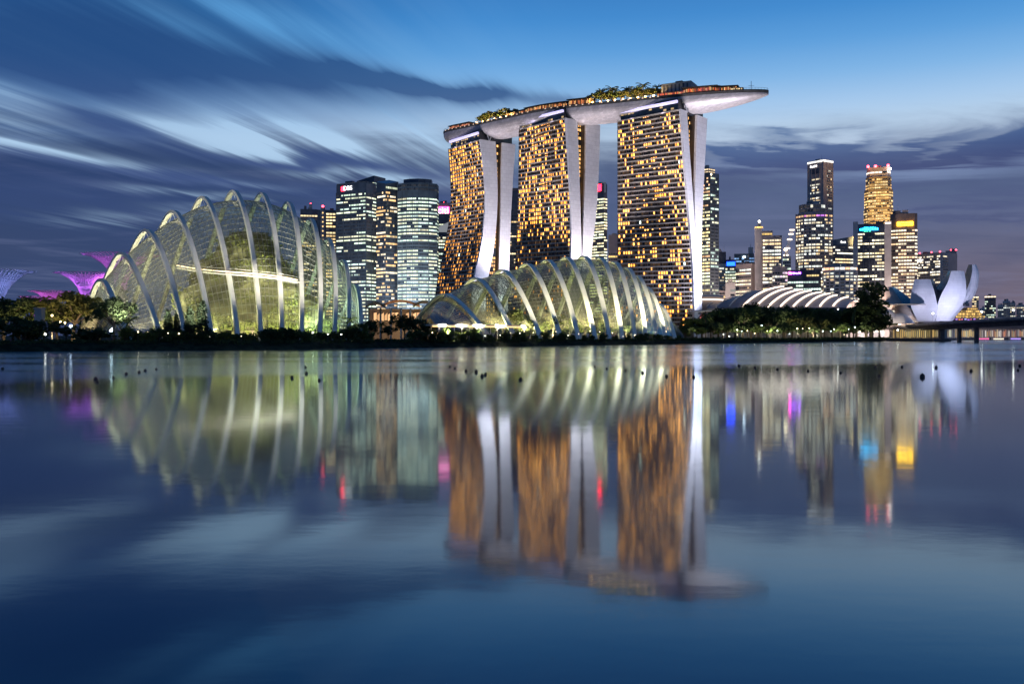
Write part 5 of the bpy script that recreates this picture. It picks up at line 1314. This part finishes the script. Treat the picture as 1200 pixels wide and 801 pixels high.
for px_ in (1103, 1124, 1144, 1260):
    k = (px_ - 600) / F
    t_ = (A_.x - k * A_.y) / ((A_.x - k * A_.y) - (B_.x - k * B_.y)); p = A_.lerp(B_, t_); big = px_ == 1103
    T_ = Matrix.Translation((p.x, p.y, 0)) @ Matrix.Rotation(-.12, 4, 'Z'); w_ = 1.7 if big else .8; zt_ = bz(p) - 4.2
    mb = MB(); mb.prism([tuple((T_ @ Vector((x_, y_, 0))).xy) for x_, y_ in ((-w_, -3.2), (w_, -3.2), (w_ * .6, 3.2), (-w_ * .6, 3.2))], -1, zt_)
    if big: mb.box(-7, 7, -2.6, 2.6, -.6, 1.8, Matrix.Translation((p.x, p.y, 0)))
    mb.build('pier', M['concrete_dark'], br)
def colonnade(label, pa, da, pb, db, n, fill, cols, seed):
    rnd = random.Random(seed); A, B = Vector((wx(pa, da), da, 0)), Vector((wx(pb, db), db, 0)); t = (B - A).normalized(); nn = Vector((t.y, -t.x, 0))
    T = Matrix.Translation(A) @ Matrix.Rotation(math.atan2(t.y, t.x), 4, 'Z'); Lg = (B - A).length
    z0, z1 = 2.4, hz(385.2, (da + db) / 2)
    wf = thing('lit_colonnade', label, 'arcade', (A.x, A.y, 0))
    mb = MB(); mb.box(0, Lg, 3, 9, -1, z1, T); mb.build('wall', M['concrete'], wf)
    mb = MB(); mb.box(-1, Lg + 1, -2, 9, z1, z1 + .7, T); mb.build('roof', M['concrete_dark'], wf)
    mb = MB(); mb.box(-1, Lg + 1, -5, 9.5, -1, z0, T); mb.build('quay', M['concrete_dark'], wf)
    for k in range(n + 1):
        x_ = Lg * k / n; mb = MB(); mb.box(x_ - .3, x_ + .3, -.9, -.3, z0, z1, T); mb.build('column', M['concrete_pale'], wf)
    for k in range(n):
        if rnd.random() > fill: continue
        e = rnd.uniform(.3, 1.4); cc = rnd.choice(cols); u0, u1 = z0 + (z1 - z0) * rnd.uniform(.02, .2), z0 + (z1 - z0) * rnd.uniform(.7, .95)
        mb = MB(); mb.face([T @ Vector((Lg * (k + .12) / n, 2.8, u0)), T @ Vector((Lg * (k + .88) / n, 2.8, u0)), T @ Vector((Lg * (k + .88) / n, 2.8, u1)), T @ Vector((Lg * (k + .12) / n, 2.8, u1))], [c_ * e for c_ in cc]); mb.build('lit_bay', M['window'], wf)
YL = [(1, .72, .24), (1, .80, .38), (1, .64, .2)]
colonnade('golden lit arcade along the water under the left half of the bridge', 1044, 845, 1102, 800, 26, .95, YL, 21)
colonnade('broken row of mixed yellow and white lit bays beneath the middle of the bridge', 1103, 1000, 1146, 1050, 18, .85, YL + [(1, .95, .8), (.9, .9, .6)], 22)
colonnade('far row of orange and red lit bays under the right end of the bridge', 1146, 1120, 1212, 1150, 34, .9, [(1, .55, .2), (1, .35, .15), (1, .75, .4), (1, .9, .8)], 23)
# lit grandstand and festival stalls on the far shore
gs = thing('terraced_hall', 'golden lit terraced building on the far shore right of the museum', 'building', (wx(1135, 1250), 1250, 3))
for k, (pa, pb, y0, y1) in enumerate([(1112, 1152, 373, 369.5), (1118, 1151, 369.5, 366), (1128, 1150, 366, 363), (1138, 1150, 363, 360)]):
    d0, d1 = 1245 + k * 5, 1290; mb = MB(); mb.box(wx(pa, 1250), wx(pb, 1250), d0, d1, hz(y0, 1250), hz(y1, 1250)); st = mb.build('terrace', M['stone_gold'], gs)
    mb = MB(); e = 1.1
    nn = int((pb - pa) / 2)
    for j in range(nn):
        e = rnd.uniform(.3, 1.5); x0, x1 = wx(pa + (pb - pa) * (j + .1) / nn, 1250), wx(pa + (pb - pa) * (j + .9) / nn, 1250)
        mb.face([(x0, d0 - .2, hz(y0 - .5, 1250)), (x1, d0 - .2, hz(y0 - .5, 1250)), (x1, d0 - .2, hz(y1 + .6, 1250)), (x0, d0 - .2, hz(y1 + .6, 1250))], (1 * e, .62 * e, .18 * e))
    mb.build('glazing', M['window'], st)
mb = MB(); mb.box(wx(1100, 1260), wx(1215, 1260), 1240, 1300, 2, hz(373, 1250)); mb.build('podium', M['concrete_dark'], gs)
stall_c = [(1, .3, .12), (.55, .25, 1), (1, .2, .4), (1, .75, .4), (.4, .4, 1), (1, .9, .75)]
for k in range(30):
    px_ = 1099 + k * 3.5; d = 1180 + (k % 3) * 14; x_ = wx(px_, d); zb_ = hz(376, d); hh = rnd.uniform(2.6, 4.0)
    st = thing('festival_stall', 'small tented stall with coloured lamps on the far shore beyond the bridge', 'stall', (x_, d, zb_), 'festival stalls beyond the bridge')
    mb = MB(); mb.mesh([(x_ - 2, d - 2, zb_ + hh), (x_ + 2, d - 2, zb_ + hh), (x_ + 2, d + 2, zb_ + hh), (x_ - 2, d + 2, zb_ + hh), (x_, d, zb_ + hh + 1.6)], [(0, 1, 4), (1, 2, 4), (2, 3, 4), (3, 0, 4)]); mb.build('tent_roof', M['concrete'], st)
    mb = MB(); mb.box(x_ - 1.8, x_ + 1.8, d - 1.8, d + 1.8, zb_ - 1, zb_ + hh * .8); mb.build('counter', M['concrete_dark'], st)
    e = rnd.uniform(.8, 2.6); cc = rnd.choice(stall_c); mb = MB(); mb.box(x_ - 1.2, x_ + 1.2, d - 2.3, d - 2.0, zb_ + hh * .45, zb_ + hh * .8, None, [c_ * e for c_ in cc]); mb.build('lamp', M['window'], st)
qd = MB(); qd.box(wx(1096, 1190), wx(1215, 1190), 1170, 1240, -1, hz(376.2, 1190)); q_ = qd.build('promenade_terrace', M['concrete_dark']); q_['kind'] = 'structure'
# excursion boats moored under the bridge
for px_, d, col, lb in ((1153, 1020, (1, .12, .35), 'low boat outlined by pink lamps moored beyond the bridge'), (1170, 985, (1, .8, .55), 'white river boat with warm cabin lamps beyond the bridge'), (1190, 1010, (.45, .3, 1), 'river boat with violet lamps at the right edge beyond the bridge')):
    x_ = wx(px_, d); bt = thing('river_boat', lb, 'boat', (x_, d, 0))
    mb = MB(); mb.prism([(x_ - 9, d), (x_ - 7, d - 2), (x_ + 6, d - 2), (x_ + 9.5, d), (x_ + 6, d + 2), (x_ - 7, d + 2)], -.3, .4, top=[(x_ - 9.6, d), (x_ - 7, d - 2.4), (x_ + 6.5, d - 2.4), (x_ + 11, d), (x_ + 6.5, d + 2.4), (x_ - 7, d + 2.4)]); mb.build('hull', M['concrete_dark'], bt)
    mb = MB(); mb.box(x_ - 6.5, x_ + 5, d - 1.8, d + 1.8, .4, 2.4); cb_ = mb.build('cabin', M['concrete_pale'], bt)
    mb = MB(); mb.box(x_ - 7, x_ + 5.5, d - 2.1, d + 2.1, 2.4, 2.6); mb.build('roof', M['concrete_pale'], cb_)
    mb = MB()
    for k in range(8): mb.face([(x_ - 6 + k * 1.35, d - 1.9, 1.0), (x_ - 5 + k * 1.35, d - 1.9, 1.0), (x_ - 5 + k * 1.35, d - 1.9, 2.0), (x_ - 6 + k * 1.35, d - 1.9, 2.0)], [c_ * 2.0 for c_ in col])
    mb.build('window', M['window'], cb_)
# ------------------------------------------------------------------ flared steel garden towers (left)
MAG = make_mat('magenta_steel', (0.48, 0.33, 0.50), 0.5, 0.1, var=.1); WHT = make_mat('pale_rods', (0.55, 0.5, 0.6), 0.5, var=.1)
def flare_tower(label, px, ytop, ybase, halfpx, d, rod_mat, c_in, e_in, c_out, e_out, n=44):
    x_ = wx(px, d); zt_, rim = hz(ytop, d), halfpx * d / F; neck = hz(ybase, d)
    r = thing('supertree', label, 'garden tower', (x_, d, GZ), 'flared garden towers'); rnd = random.Random(int(px * 3 + 500))
    mb = MB(); mb.lathe([(3.6, 0), (2.6, (neck - 3) * .4), (2.2, neck - 3), (3.0, neck)], (x_, d, 0), 16); mb.build('trunk', M['concrete'], r)
    cl = [((x_ + math.cos(a_) * 2.8, d + math.sin(a_) * 2.8, z_), 1.3) for a_, z_ in [(rnd.uniform(0, 6.3), rnd.uniform(4, neck - 2)) for _ in range(60)]]
    leaves(cl, 900, .8, rnd).build('plant_cover', M['leaf_mid'], r)
    prof = lambda t: (2.6 + (rim - 2.6) * t ** 1.75, neck - 4 + (zt_ - neck + 4) * (1 - max(0.0, 1 - t) ** 1.55))
    for k in range(n):
        an = 2 * math.pi * k / n; mb = MB()
        def pt(t, da=0.0):
            rr, zz = prof(t); return (x_ + rr * math.cos(an + da), d + rr * math.sin(an + da), zz)
        mb.tube([pt(i / 7) for i in range(8)], .17, 4, cap=False)
        for s_ in (-1, 1):
            mb.tube([pt(.42), pt(.62, s_ * .05), pt(.86, s_ * .13), pt(1.0 + rnd.uniform(-.05, .05), s_ * .17)], .12, 4, cap=False)
        mb.build('branch_rod', rod_mat, r)
    for t, w_ in ((.3, .16), (.55, .16), (.78, .14), (.96, .2)):
        rr, zz = prof(t); mb = MB(); mb.tube([(x_ + rr * math.cos(2 * math.pi * k / 40), d + rr * math.sin(2 * math.pi * k / 40), zz) for k in range(41)], w_, 4, cap=False); mb.build('ring', rod_mat, r)
    lamp('crown_floodlight', 'SPOT', (x_, d, neck - 2), e_in * 1.8, c_in, 1.0, aim=(x_, d, zt_ + 20), spot=150, blend=.4)
    for s_ in (-1, 1): lamp('crown_floodlight', 'SPOT', (x_ + s_ * rim * .3, d - rim * .75, neck - 9), e_out * .3, c_out, 1.0, aim=(x_ + s_ * rim * .35, d, zt_), spot=95)
    return r
flare_tower('blue white lit flared garden tower cut by the left frame edge', -6, 317, 362, 41, 520, WHT, (.42, .58, 1), 60000, (.30, .40, 1), 90000)
flare_tower('flared garden tower lit white at its core and violet at its rim', 100, 320, 341, 33, 560, MAG, (.85, .82, 1), 42000, (.6, .2, .95), 42000)
flare_tower('tallest magenta flared garden tower partly behind the ribbed dome', 142, 298.5, 334, 42, 570, MAG, (1, .3, .85), 42000, (.75, .2, .9), 60000)
flare_tower('small flared garden tower with bright white core above the olive tree', 62, 341, 356, 25, 600, MAG, (1, .9, 1), 42000, (.8, .2, .8), 26000)
flare_tower('smallest lowest flared garden tower rising out of the dark trees at left', 44, 347.5, 362, 20, 640, MAG, (1, .7, .95), 24000, (.8, .2, .8), 20000)

# ------------------------------------------------------------------ trees, left bank to right bank
def gtree(px, ytop, back, kind, lm, label, group=None, wide=1.0, v=0, name='tree', cat='tree', d=None, z0=GZ - .3):
    d = d or shore_at(px) + back; h = hz(ytop, d) - z0
    return tree(name, kind, lm, (wx(px, d), d, z0), h, label, cat, group, wide, v)
gtree(5, 347, 60, 'broad', 'leaf_dark', 'large dark round tree at the left frame edge', wide=1.2)
gtree(31, 350, 70, 'broad', 'leaf_mid', 'dark domed tree right of the edge tree, under the small garden towers', wide=1.2, v=1)
gtree(46, 341, 120, 'palm', 'leaf_dark', 'small dark palm head standing out against the lit garden towers')
gtree(86, 340, 62, 'broad', 'leaf_olive', 'wide olive tree lit warm from below, left of the ribbed dome', wide=1.35, v=2)
gtree(67, 352, 75, 'broad', 'leaf_mid', 'green tree tucked behind the left side of the olive tree', wide=1.1)
gtree(112, 344, 85, 'broad', 'leaf_dark', 'dark tree behind the right side of the olive tree', wide=1.0, v=1)
gtree(134, 346, 14, 'broad', 'leaf_dark', 'dark spreading tree in front of the foot of the leftmost dome rib', wide=1.0, v=2)
gtree(15, 369, 22, 'broad', 'leaf_dark', 'low dark tree on the bank at far left', wide=1.6, v=1)
gtree(52, 374, 20, 'broad', 'leaf_dark', 'low spreading black tree on the left bank below the tower post', wide=1.7, v=2)
gtree(28, 375, 14, 'shrub', 'leaf_dark', 'low dark bush on the left bank', wide=1.5, name='bush', cat='bush')
gtree(78, 381, 18, 'broad', 'leaf_dark', 'small dark tree beside the white path lamp', wide=1.4)
gtree(110, 383, 12, 'shrub', 'leaf_dark', 'mounded black bush at the left foot of the ribbed dome', wide=2.2, name='bush', cat='bush')
for i, (px, yt, w_) in enumerate([(197, 361, 1.1), (207, 366, 1.0), (222, 358, 1.15), (237, 350, 1.15)]):
    gtree(px, yt, 13, 'conifer', 'needle', ['dark conifer, leftmost of four before the ribbed dome', 'short dark conifer, second of four before the ribbed dome', 'broad dark conifer left of the tallest conifer', 'tallest dark conifer before the middle of the ribbed dome'][i], 'conifers before the ribbed dome', w_, i % 2, 'conifer', 'conifer')
rnd = random.Random(31)
for i in range(26):
    px = 150 + i * 11.2 + rnd.uniform(-3, 3)
    gtree(px, rnd.uniform(380, 389), rnd.uniform(9, 15), 'shrub', rnd.choice(['leaf_dark', 'leaf_mid', 'leaf_lush']), 'low leafy bush at the foot of the ribbed dome', 'bushes along the foot of the ribbed dome', rnd.uniform(1.0, 1.5), i % 3, 'bush', 'bush')
for i in range(26):
    px = 490 + i * 12.2 + rnd.uniform(-4, 4)
    gtree(px, rnd.uniform(385, 392) + (0 if px > 560 else -4), rnd.uniform(6, 13), 'shrub', rnd.choice(['leaf_dark', 'leaf_mid', 'leaf_lush']), 'low leafy bush at the foot of the wide dome', 'bushes along the foot of the wide dome', rnd.uniform(1.0, 1.6), i % 3, 'bush', 'bush')
for px, yt, bk, lb in [(432, 375, 30, 'small dark tree left in front of the pavilion columns'), (474, 368, 22, 'black round tree in front of the pavilion middle'), (487, 372, 26, 'dark tree between pavilion and wide dome'), (455, 381, 16, 'low dark tree below the pavilion shopfront'), (500, 378, 16, 'low tree at the left tip of the wide dome')]:
    gtree(px, yt, bk, 'broad', 'leaf_dark', lb, None, 1.1, int(px) % 3)
gtree(418, 378, 12, 'broad', 'leaf_mid', 'small green tree at the right foot of the ribbed dome', wide=1.3)
# right bank wood
labs = 'dark leafy tree in the belt before the arched hall roof'
rnd = random.Random(77)
spec = [(803, 374), (812, 371), (822, 372), (833, 366), (842, 364), (852, 361), (861, 360), (870, 358.5), (880, 355.5), (889, 358), (899, 361), (908, 360.5), (918, 358.5), (928, 361), (938, 357.5), (947, 361), (956, 362), (966, 364), (975, 361.5), (985, 363), (995, 362), (1003, 365)]
for i, (px, yt) in enumerate(spec):
    gtree(px, yt, rnd.uniform(45, 80), 'broad' if i % 4 else 'tall', ['leaf_dark', 'leaf_mid', 'leaf_dark'][i % 3], labs, 'trees before the arched hall roof', rnd.uniform(1.0, 1.3) if i % 4 else 1.5, i % 3)
for i in range(22):
    px = 806 + i * 9.8 + rnd.uniform(-3, 3); gtree(px, rnd.uniform(376, 383), rnd.uniform(22, 42), 'broad', rnd.choice(['leaf_dark', 'leaf_mid', 'leaf_dark']), 'low dark tree at the waterside below the arched hall', 'low trees along the right bank', rnd.uniform(1.2, 1.6), i % 3)
gtree(1021, 331, 24, 'tall', 'leaf_dark', 'tall dark tree standing alone above the right bank before the museum', wide=1.35, v=1)
gtree(1015, 345, 26, 'tall', 'leaf_dark', 'lower dark tree at the left side of the lone tall tree', wide=1.3, v=2)
gtree(1043, 366, 22, 'broad', 'leaf_dark', 'rounded dark tree right of the lone tall tree at the bridge end', wide=1.4, v=1)
gtree(1031, 372, 14, 'broad', 'leaf_dark', 'low dark tree in front of the lone tall tree', wide=1.5, v=2)
gtree(938, 368, 34, 'broad', 'leaf_olive', 'pale lit tree in the middle of the waterside garden', wide=1.2, v=2)
gtree(962, 372, 30, 'broad', 'leaf_olive', 'lit trunk tree right of the waterside garden lamps', wide=1.0, v=1)

for px, yt, bk, lb in [(22, 341, 80, 'thin palm above the dark trees near the left edge'), (150, 366, 16, 'palm before the left part of the ribbed dome'), (410, 366, 16, 'palm at the right foot of the ribbed dome'), (447, 371, 26, 'palm before the pavilion roof'), (827, 361, 50, 'palm rising out of the trees beside the hotel foot'), (876, 353, 50, 'palm breaking the tree line below the arched roof left'), (952, 355, 50, 'palm breaking the tree line below the arched roof right'), (1000, 352, 40, 'palm left of the lone tall tree')]:
    gtree(px, yt, bk, 'palm', 'leaf_mid', lb, None, 1.0, int(px) % 2, 'palm', 'palm')
# undergrowth belt: countless leaves, one mass
rnd = random.Random(5); cl = []
for px in np.arange(-30, 1046, 2.1):
    d = shore_at(px) + rnd.uniform(3, 12); s_ = 1.0 if px < 800 else 1.5
    cl.append(((wx(px, d), d, 2.6 + rnd.uniform(-.2, .5)), rnd.uniform(.7, 1.5) * s_))
o = leaves(cl, 15000, .5, rnd, .7).build('undergrowth', M['leaf_dark']); tag(o, 'dark low undergrowth running along the top of the bank', 'undergrowth', kind='stuff')
cl = []
for px in np.arange(850, 975, 1.2):
    d = shore_at(px) + rnd.uniform(4, 14); cl.append(((wx(px, d), d, 2.2), 1.3))
o = leaves(cl, 2500, .6, rnd, .5).build('ground_cover', M['leaf_lush']); tag(o, 'lamp-lit green ground cover on the right bank', 'ground cover', kind='stuff')

# trees on the roof deck
rnd = random.Random(8)
def deck_tree(s, off, h, kind, lm, lb, grp, v):
    c, tg, sd, w_, d_ = deck_at(s); p = c - sd * off + Vector((0, 0, .9)); tree('deck_palm' if kind == 'palm' else 'deck_tree', kind, lm, p, h, lb, 'palm' if kind == 'palm' else 'tree', grp, 1.15, v)
for i in range(17):
    s = s_at(550 + i * 3.0); deck_tree(s, rnd.uniform(6, 13), rnd.uniform(9, 14) * (.6 + .4 * math.sin(math.pi * min(1, (i + 2) / 16))), 'palm' if i % 3 == 0 else 'broad', 'leaf_olive' if i % 2 else 'leaf_mid', 'deck garden tree lit yellow at the left end of the roof deck', 'trees at the left end of the roof deck', i % 3)
for i in range(26):
    s = s_at(688 + i * 3.1); deck_tree(s, rnd.uniform(4, 13), (rnd.uniform(13, 17.5) if i % 2 == 0 else rnd.uniform(8, 12)), 'palm' if i % 2 == 0 else 'broad', ['leaf_mid', 'leaf_olive', 'leaf_olive'][i % 3], 'deck garden tree lit from below in the middle of the roof deck', 'trees in the middle of the roof deck', i % 3)
for s in [s_at(553 + 7 * i) for i in range(7)] + [s_at(690 + 9 * i) for i in range(9)]:
    c, tg, sd, w_, d_ = deck_at(s); p = c - sd * 13 + Vector((0, 0, 2.2)); lamp('deck_lamp', 'SPOT', p - sd * 2.2 + Vector((0, 0, -.6)), 9000, (1, .66, .24), .4, aim=p + sd * 6 + Vector((0, 0, 12)), spot=140)
    mb = MB(); mb.lathe([(.25, -1.3), (.25, -.3), (.75, 0), (.6, .9)], p, 8); q = mb.build('deck_lantern', M['lamp_deck']); tag(q, 'small glowing lantern among the trees on the roof deck', 'lantern', 'lanterns among the roof deck trees')
# light washing the hull and the blades
for (l, r_, r3, top, a, u), e in zip(TOWER_TOPS, (1, 1, 1.15)):
    for off in (.25, .75):
        p = l.lerp(r_, off) - u * 3.0; lamp('hull_floodlight', 'SPOT', (p.x, p.y, top - 2), 1500 * e, (.72, .66, 1), 1.5, aim=(p.x + u.x * 6, p.y + u.y * 6, top + 30), spot=120)
    p = r_.lerp(r3, .4) + a * 3.5; lamp('hull_floodlight', 'SPOT', (p.x, p.y, top - 6), 900 * e, (.95, .85, .92), 1.5, aim=(p.x + a.x * 22, p.y + a.y * 22, top + 16), spot=85, blend=1.0)
    q = r_.lerp(r3, .5) + a * 46; lamp('blade_floodlight', 'SPOT', (q.x, q.y, 16), 5.4e5 * e, (.74, .76, 1), 2, aim=(r_.x + u.x * 15, r_.y + u.y * 15, 80), spot=90)
    lamp('blade_floodlight', 'SPOT', (q.x - a.x * 6, q.y - a.y * 6, 30), 6.4e5 * e, (.98, .86, .90), 2, aim=(r_.x + u.x * 15, r_.y + u.y * 15, 165), spot=70)

for s_, e in ((.12, 1.2), (.30, 1.3), (.48, 1.3), (.66, 1.3), (.84, 1.5), (.95, .8)):
    c, tg, sd, w_, d_ = deck_at(s_); q = c - sd * 95; lamp('deck_floodlight', 'SPOT', (q.x, q.y, 12), 0.68e6 * e, (.96, .86, .92), 3, aim=(c.x, c.y, 205), spot=40, blend=1.0)
# ------------------------------------------------------------------ path lamps and garden lights
def path_lamp(px, y, back, mat, label, group=None, h=None, d=None, r_=.32):
    d = d or shore_at(px) + back; p = at(px, y, d); z0 = GZ - .2
    t = thing('path_lamp', label, 'lamp', (p.x, p.y, z0), group)
    mb = MB(); mb.tube([(p.x, p.y, z0), (p.x, p.y, p.z - r_ * .4)], .07, 6); mb.build('post', M['concrete_dark'], t)
    mb = MB(); mb.lathe([(r_ * .4, -r_ * .4), (r_, 0), (r_, r_ * .8), (r_ * .5, r_ * 1.4)], p, 8); mb.build('lamp_head', M[mat], t)
path_lamp(83, 383, 20, 'lamp_cool', 'bright cool path lamp on the left bank beside the small tree', r_=.5)
path_lamp(130, 388, 12, 'lamp_cool', 'pair-like cool lamp low at the left foot of the ribbed dome', r_=.45)
path_lamp(132, 386, 16, 'lamp_cool', 'cool lamp just above another at the left foot of the ribbed dome', r_=.45)
path_lamp(71, 378, 34, 'lamp_warm', 'warm lamp under the olive tree, left of two', r_=.4)
path_lamp(76, 379, 36, 'lamp_warm', 'warm lamp under the olive tree, right of two', r_=.4)
path_lamp(61, 370, 50, 'lamp_warm', 'warm lamp high between the left trees', r_=.35)
path_lamp(53, 392, 12, 'lamp_white', 'low white lamp among the black trees of the left bank')
path_lamp(1052, 387, 8, 'lamp_white', 'white lamp on the right bank at the left end of the lit arcade', d=805, r_=.6)
path_lamp(982, 362.5, 60, 'lamp_white', 'tall white lamp post in front of the arched hall roof', r_=.5)
rnd = random.Random(15)
for i in range(15):
    px = 158 + i * 17.5 + rnd.uniform(-4, 4); path_lamp(px, rnd.uniform(389, 395), rnd.uniform(6, 12), rnd.choice(['lamp_warm', 'lamp_white', 'lamp_warm']), 'small path lamp glinting among bushes at the foot of the ribbed dome', 'path lamps at the foot of the ribbed dome', r_=rnd.uniform(.10, .22))
for i in range(22):
    px = 505 + i * 13.2 + rnd.uniform(-3, 3); path_lamp(px, rnd.uniform(388, 394), rnd.uniform(5, 14), rnd.choice(['lamp_warm', 'lamp_white', 'lamp_warm']), 'small path lamp glinting among bushes at the foot of the wide dome', 'path lamps at the foot of the wide dome', r_=rnd.uniform(.12, .26))
for i in range(24):
    px = 846 + i * 7.8 + rnd.uniform(-3, 3); path_lamp(px, rnd.uniform(381, 396), rnd.uniform(14, 30), rnd.choice(['lamp_warm', 'lamp_white', 'lamp_warm', 'lamp_cool']), 'small garden lamp among the trees of the right bank', 'garden lamps on the right bank', r_=rnd.uniform(.18, .4))
for px, e in ((815, 5000), (845, 6000), (866, 9000), (884, 14000), (905, 18000), (930, 20000), (955, 14000), (985, 12000), (1012, 7000)):
    d = shore_at(px) + 20; lamp('garden_light', 'SPOT', (wx(px, d), d, 4), e * 1.6, (1, .92, .6), .5, aim=(wx(px, d + 12), d + 12, 16), spot=130)
for px, e in ((84, 9000), (62, 6000), (32, 3500), (8, 4000), (135, 2500)):
    d = shore_at(px) + 48; lamp('garden_light', 'SPOT', (wx(px, d), d, 4), e * 1.6, (1, .74, .36), .5, aim=(wx(px, d + 12), d + 12, 16), spot=130)
# unseen fill spots added to lighten office towers behind the hall and domes
for px, d, e in ((850, 925, 3.5), (905, 960, 5), (950, 930, 6), (1000, 880, 5), (1050, 990, 2.2), (1105, 1180, 5)):
    lamp('skyline_fill', 'SPOT', (wx(px, d), d, 12), e * 2.2e5, (1, .74, .62), 4, aim=(wx(px, d + 120), d + 120, 75), spot=110, blend=1)
for px, d, e in ((415, 930, 3), (455, 930, 3), (495, 930, 3)):
    lamp('skyline_fill', 'SPOT', (wx(px, d), d, 12), e * 1.3e5, (.80, .92, 1), 4, aim=(wx(px, d + 100), d + 100, 75), spot=110, blend=1)
# street lamps on the bridge
for px, y, d, lb in [(1088, 367.5, 860, 'white street lamp on the bridge in front of the museum'), (1144.5, 365.5, 760, 'street lamp on the bridge right of the petals'), (1181, 363.8, 650, 'street lamp on the bridge nearest the right frame edge')]:
    k = (px - 600) / F; t_ = (A_.x - k * A_.y) / ((A_.x - k * A_.y) - (B_.x - k * B_.y)); q = A_.lerp(B_, t_) + Vector((4.5, 1.5, 0)); p = Vector((q.x, q.y, hz(y, q.y)))
    t = thing('street_lamp', lb, 'street lamp', (p.x, p.y, 15.8)); mb = MB(); mb.tube([(p.x, p.y, 15.8), (p.x, p.y, p.z)], .12, 6); mb.build('post', M['concrete_pale'], t)
    mb = MB(); mb.lathe([(.3, -.3), (.65, 0), (.65, .5), (.3, .8)], p, 8); mb.build('lamp_head', M['lamp_white'], t)
# red lamp in the lone tree, pale post on the left bank
p = at(1029.5, 340.5, shore_at(1029) + 18); t = thing('red_signal_lamp', 'red lamp glowing at the upper right of the lone tall tree', 'lamp', (p.x, p.y, GZ)); mb = MB(); mb.tube([(p.x, p.y, GZ - .2), p], .15, 6); mb.build('post', M['concrete_dark'], t); mb = MB(); mb.lathe([(.4, -.4), (1.0, 0), (1.0, 1.0), (.4, 1.6)], p, 8); mb.build('lamp_head', lamp_mat('soft_red', (1, .08, .12), 2.0), t)
d = shore_at(46) + 42; p = at(46.5, 362, d); mb = MB(); mb.box(-1.3, 1.3, -1.3, 1.3, GZ - .3, p.z, Matrix.Translation((p.x, p.y, 0))); mb.box(-1.5, 1.5, -1.5, 1.5, p.z, p.z + .5, Matrix.Translation((p.x, p.y, 0))); o = mb.build('vent_shaft', M['concrete'])
tag(o, 'pale square concrete shaft between dark trees on the left bank', 'vent shaft')

# ------------------------------------------------------------------ buoys
BU = [(3, 432), (112, 444), (114, 446.5), (133, 442), (148, 438), (163, 436), (170, 434), (183, 432), (342, 442), (358, 430), (359, 437), (374, 445), (527, 429), (533, 431), (546, 434), (558, 435), (565, 440), (569, 438),
      (610, 444), (697, 429), (711, 431), (733, 433), (753, 436), (781, 440), (813, 441), (866, 428), (885, 430), (911, 432), (947, 434), (985, 436), (1026, 429), (1030, 440), (1057, 429), (1097, 430), (1138, 434), (1193, 433), (1195, 428)]
def buoy_mesh():
    mb = MB(); mb.lathe([(.10, -.25), (.24, -.15), (.30, .05), (.29, .22), (.20, .38), (.08, .44), (.06, .52)], (0, 0, 0), 14); return mb.data('buoy', M['buoy'], True)
bm_ = buoy_mesh()
rnd = random.Random(2)
for px, y in BU + [(1081, 441)]:
    d = EYE * F / (y + 1 - YH); big = px == 1081
    o = bpy.data.objects.new('buoy', bm_); COL.objects.link(o); o.location = (wx(px, d), d, 0); k = 1.0 if big else rnd.uniform(.5, .78); o.scale = (k, k, k)
    tag(o, 'largest black buoy, alone on the right-hand water below the museum' if big else 'small black buoy floating in a line on the still water', 'buoy', 'black buoys in lines across the water')
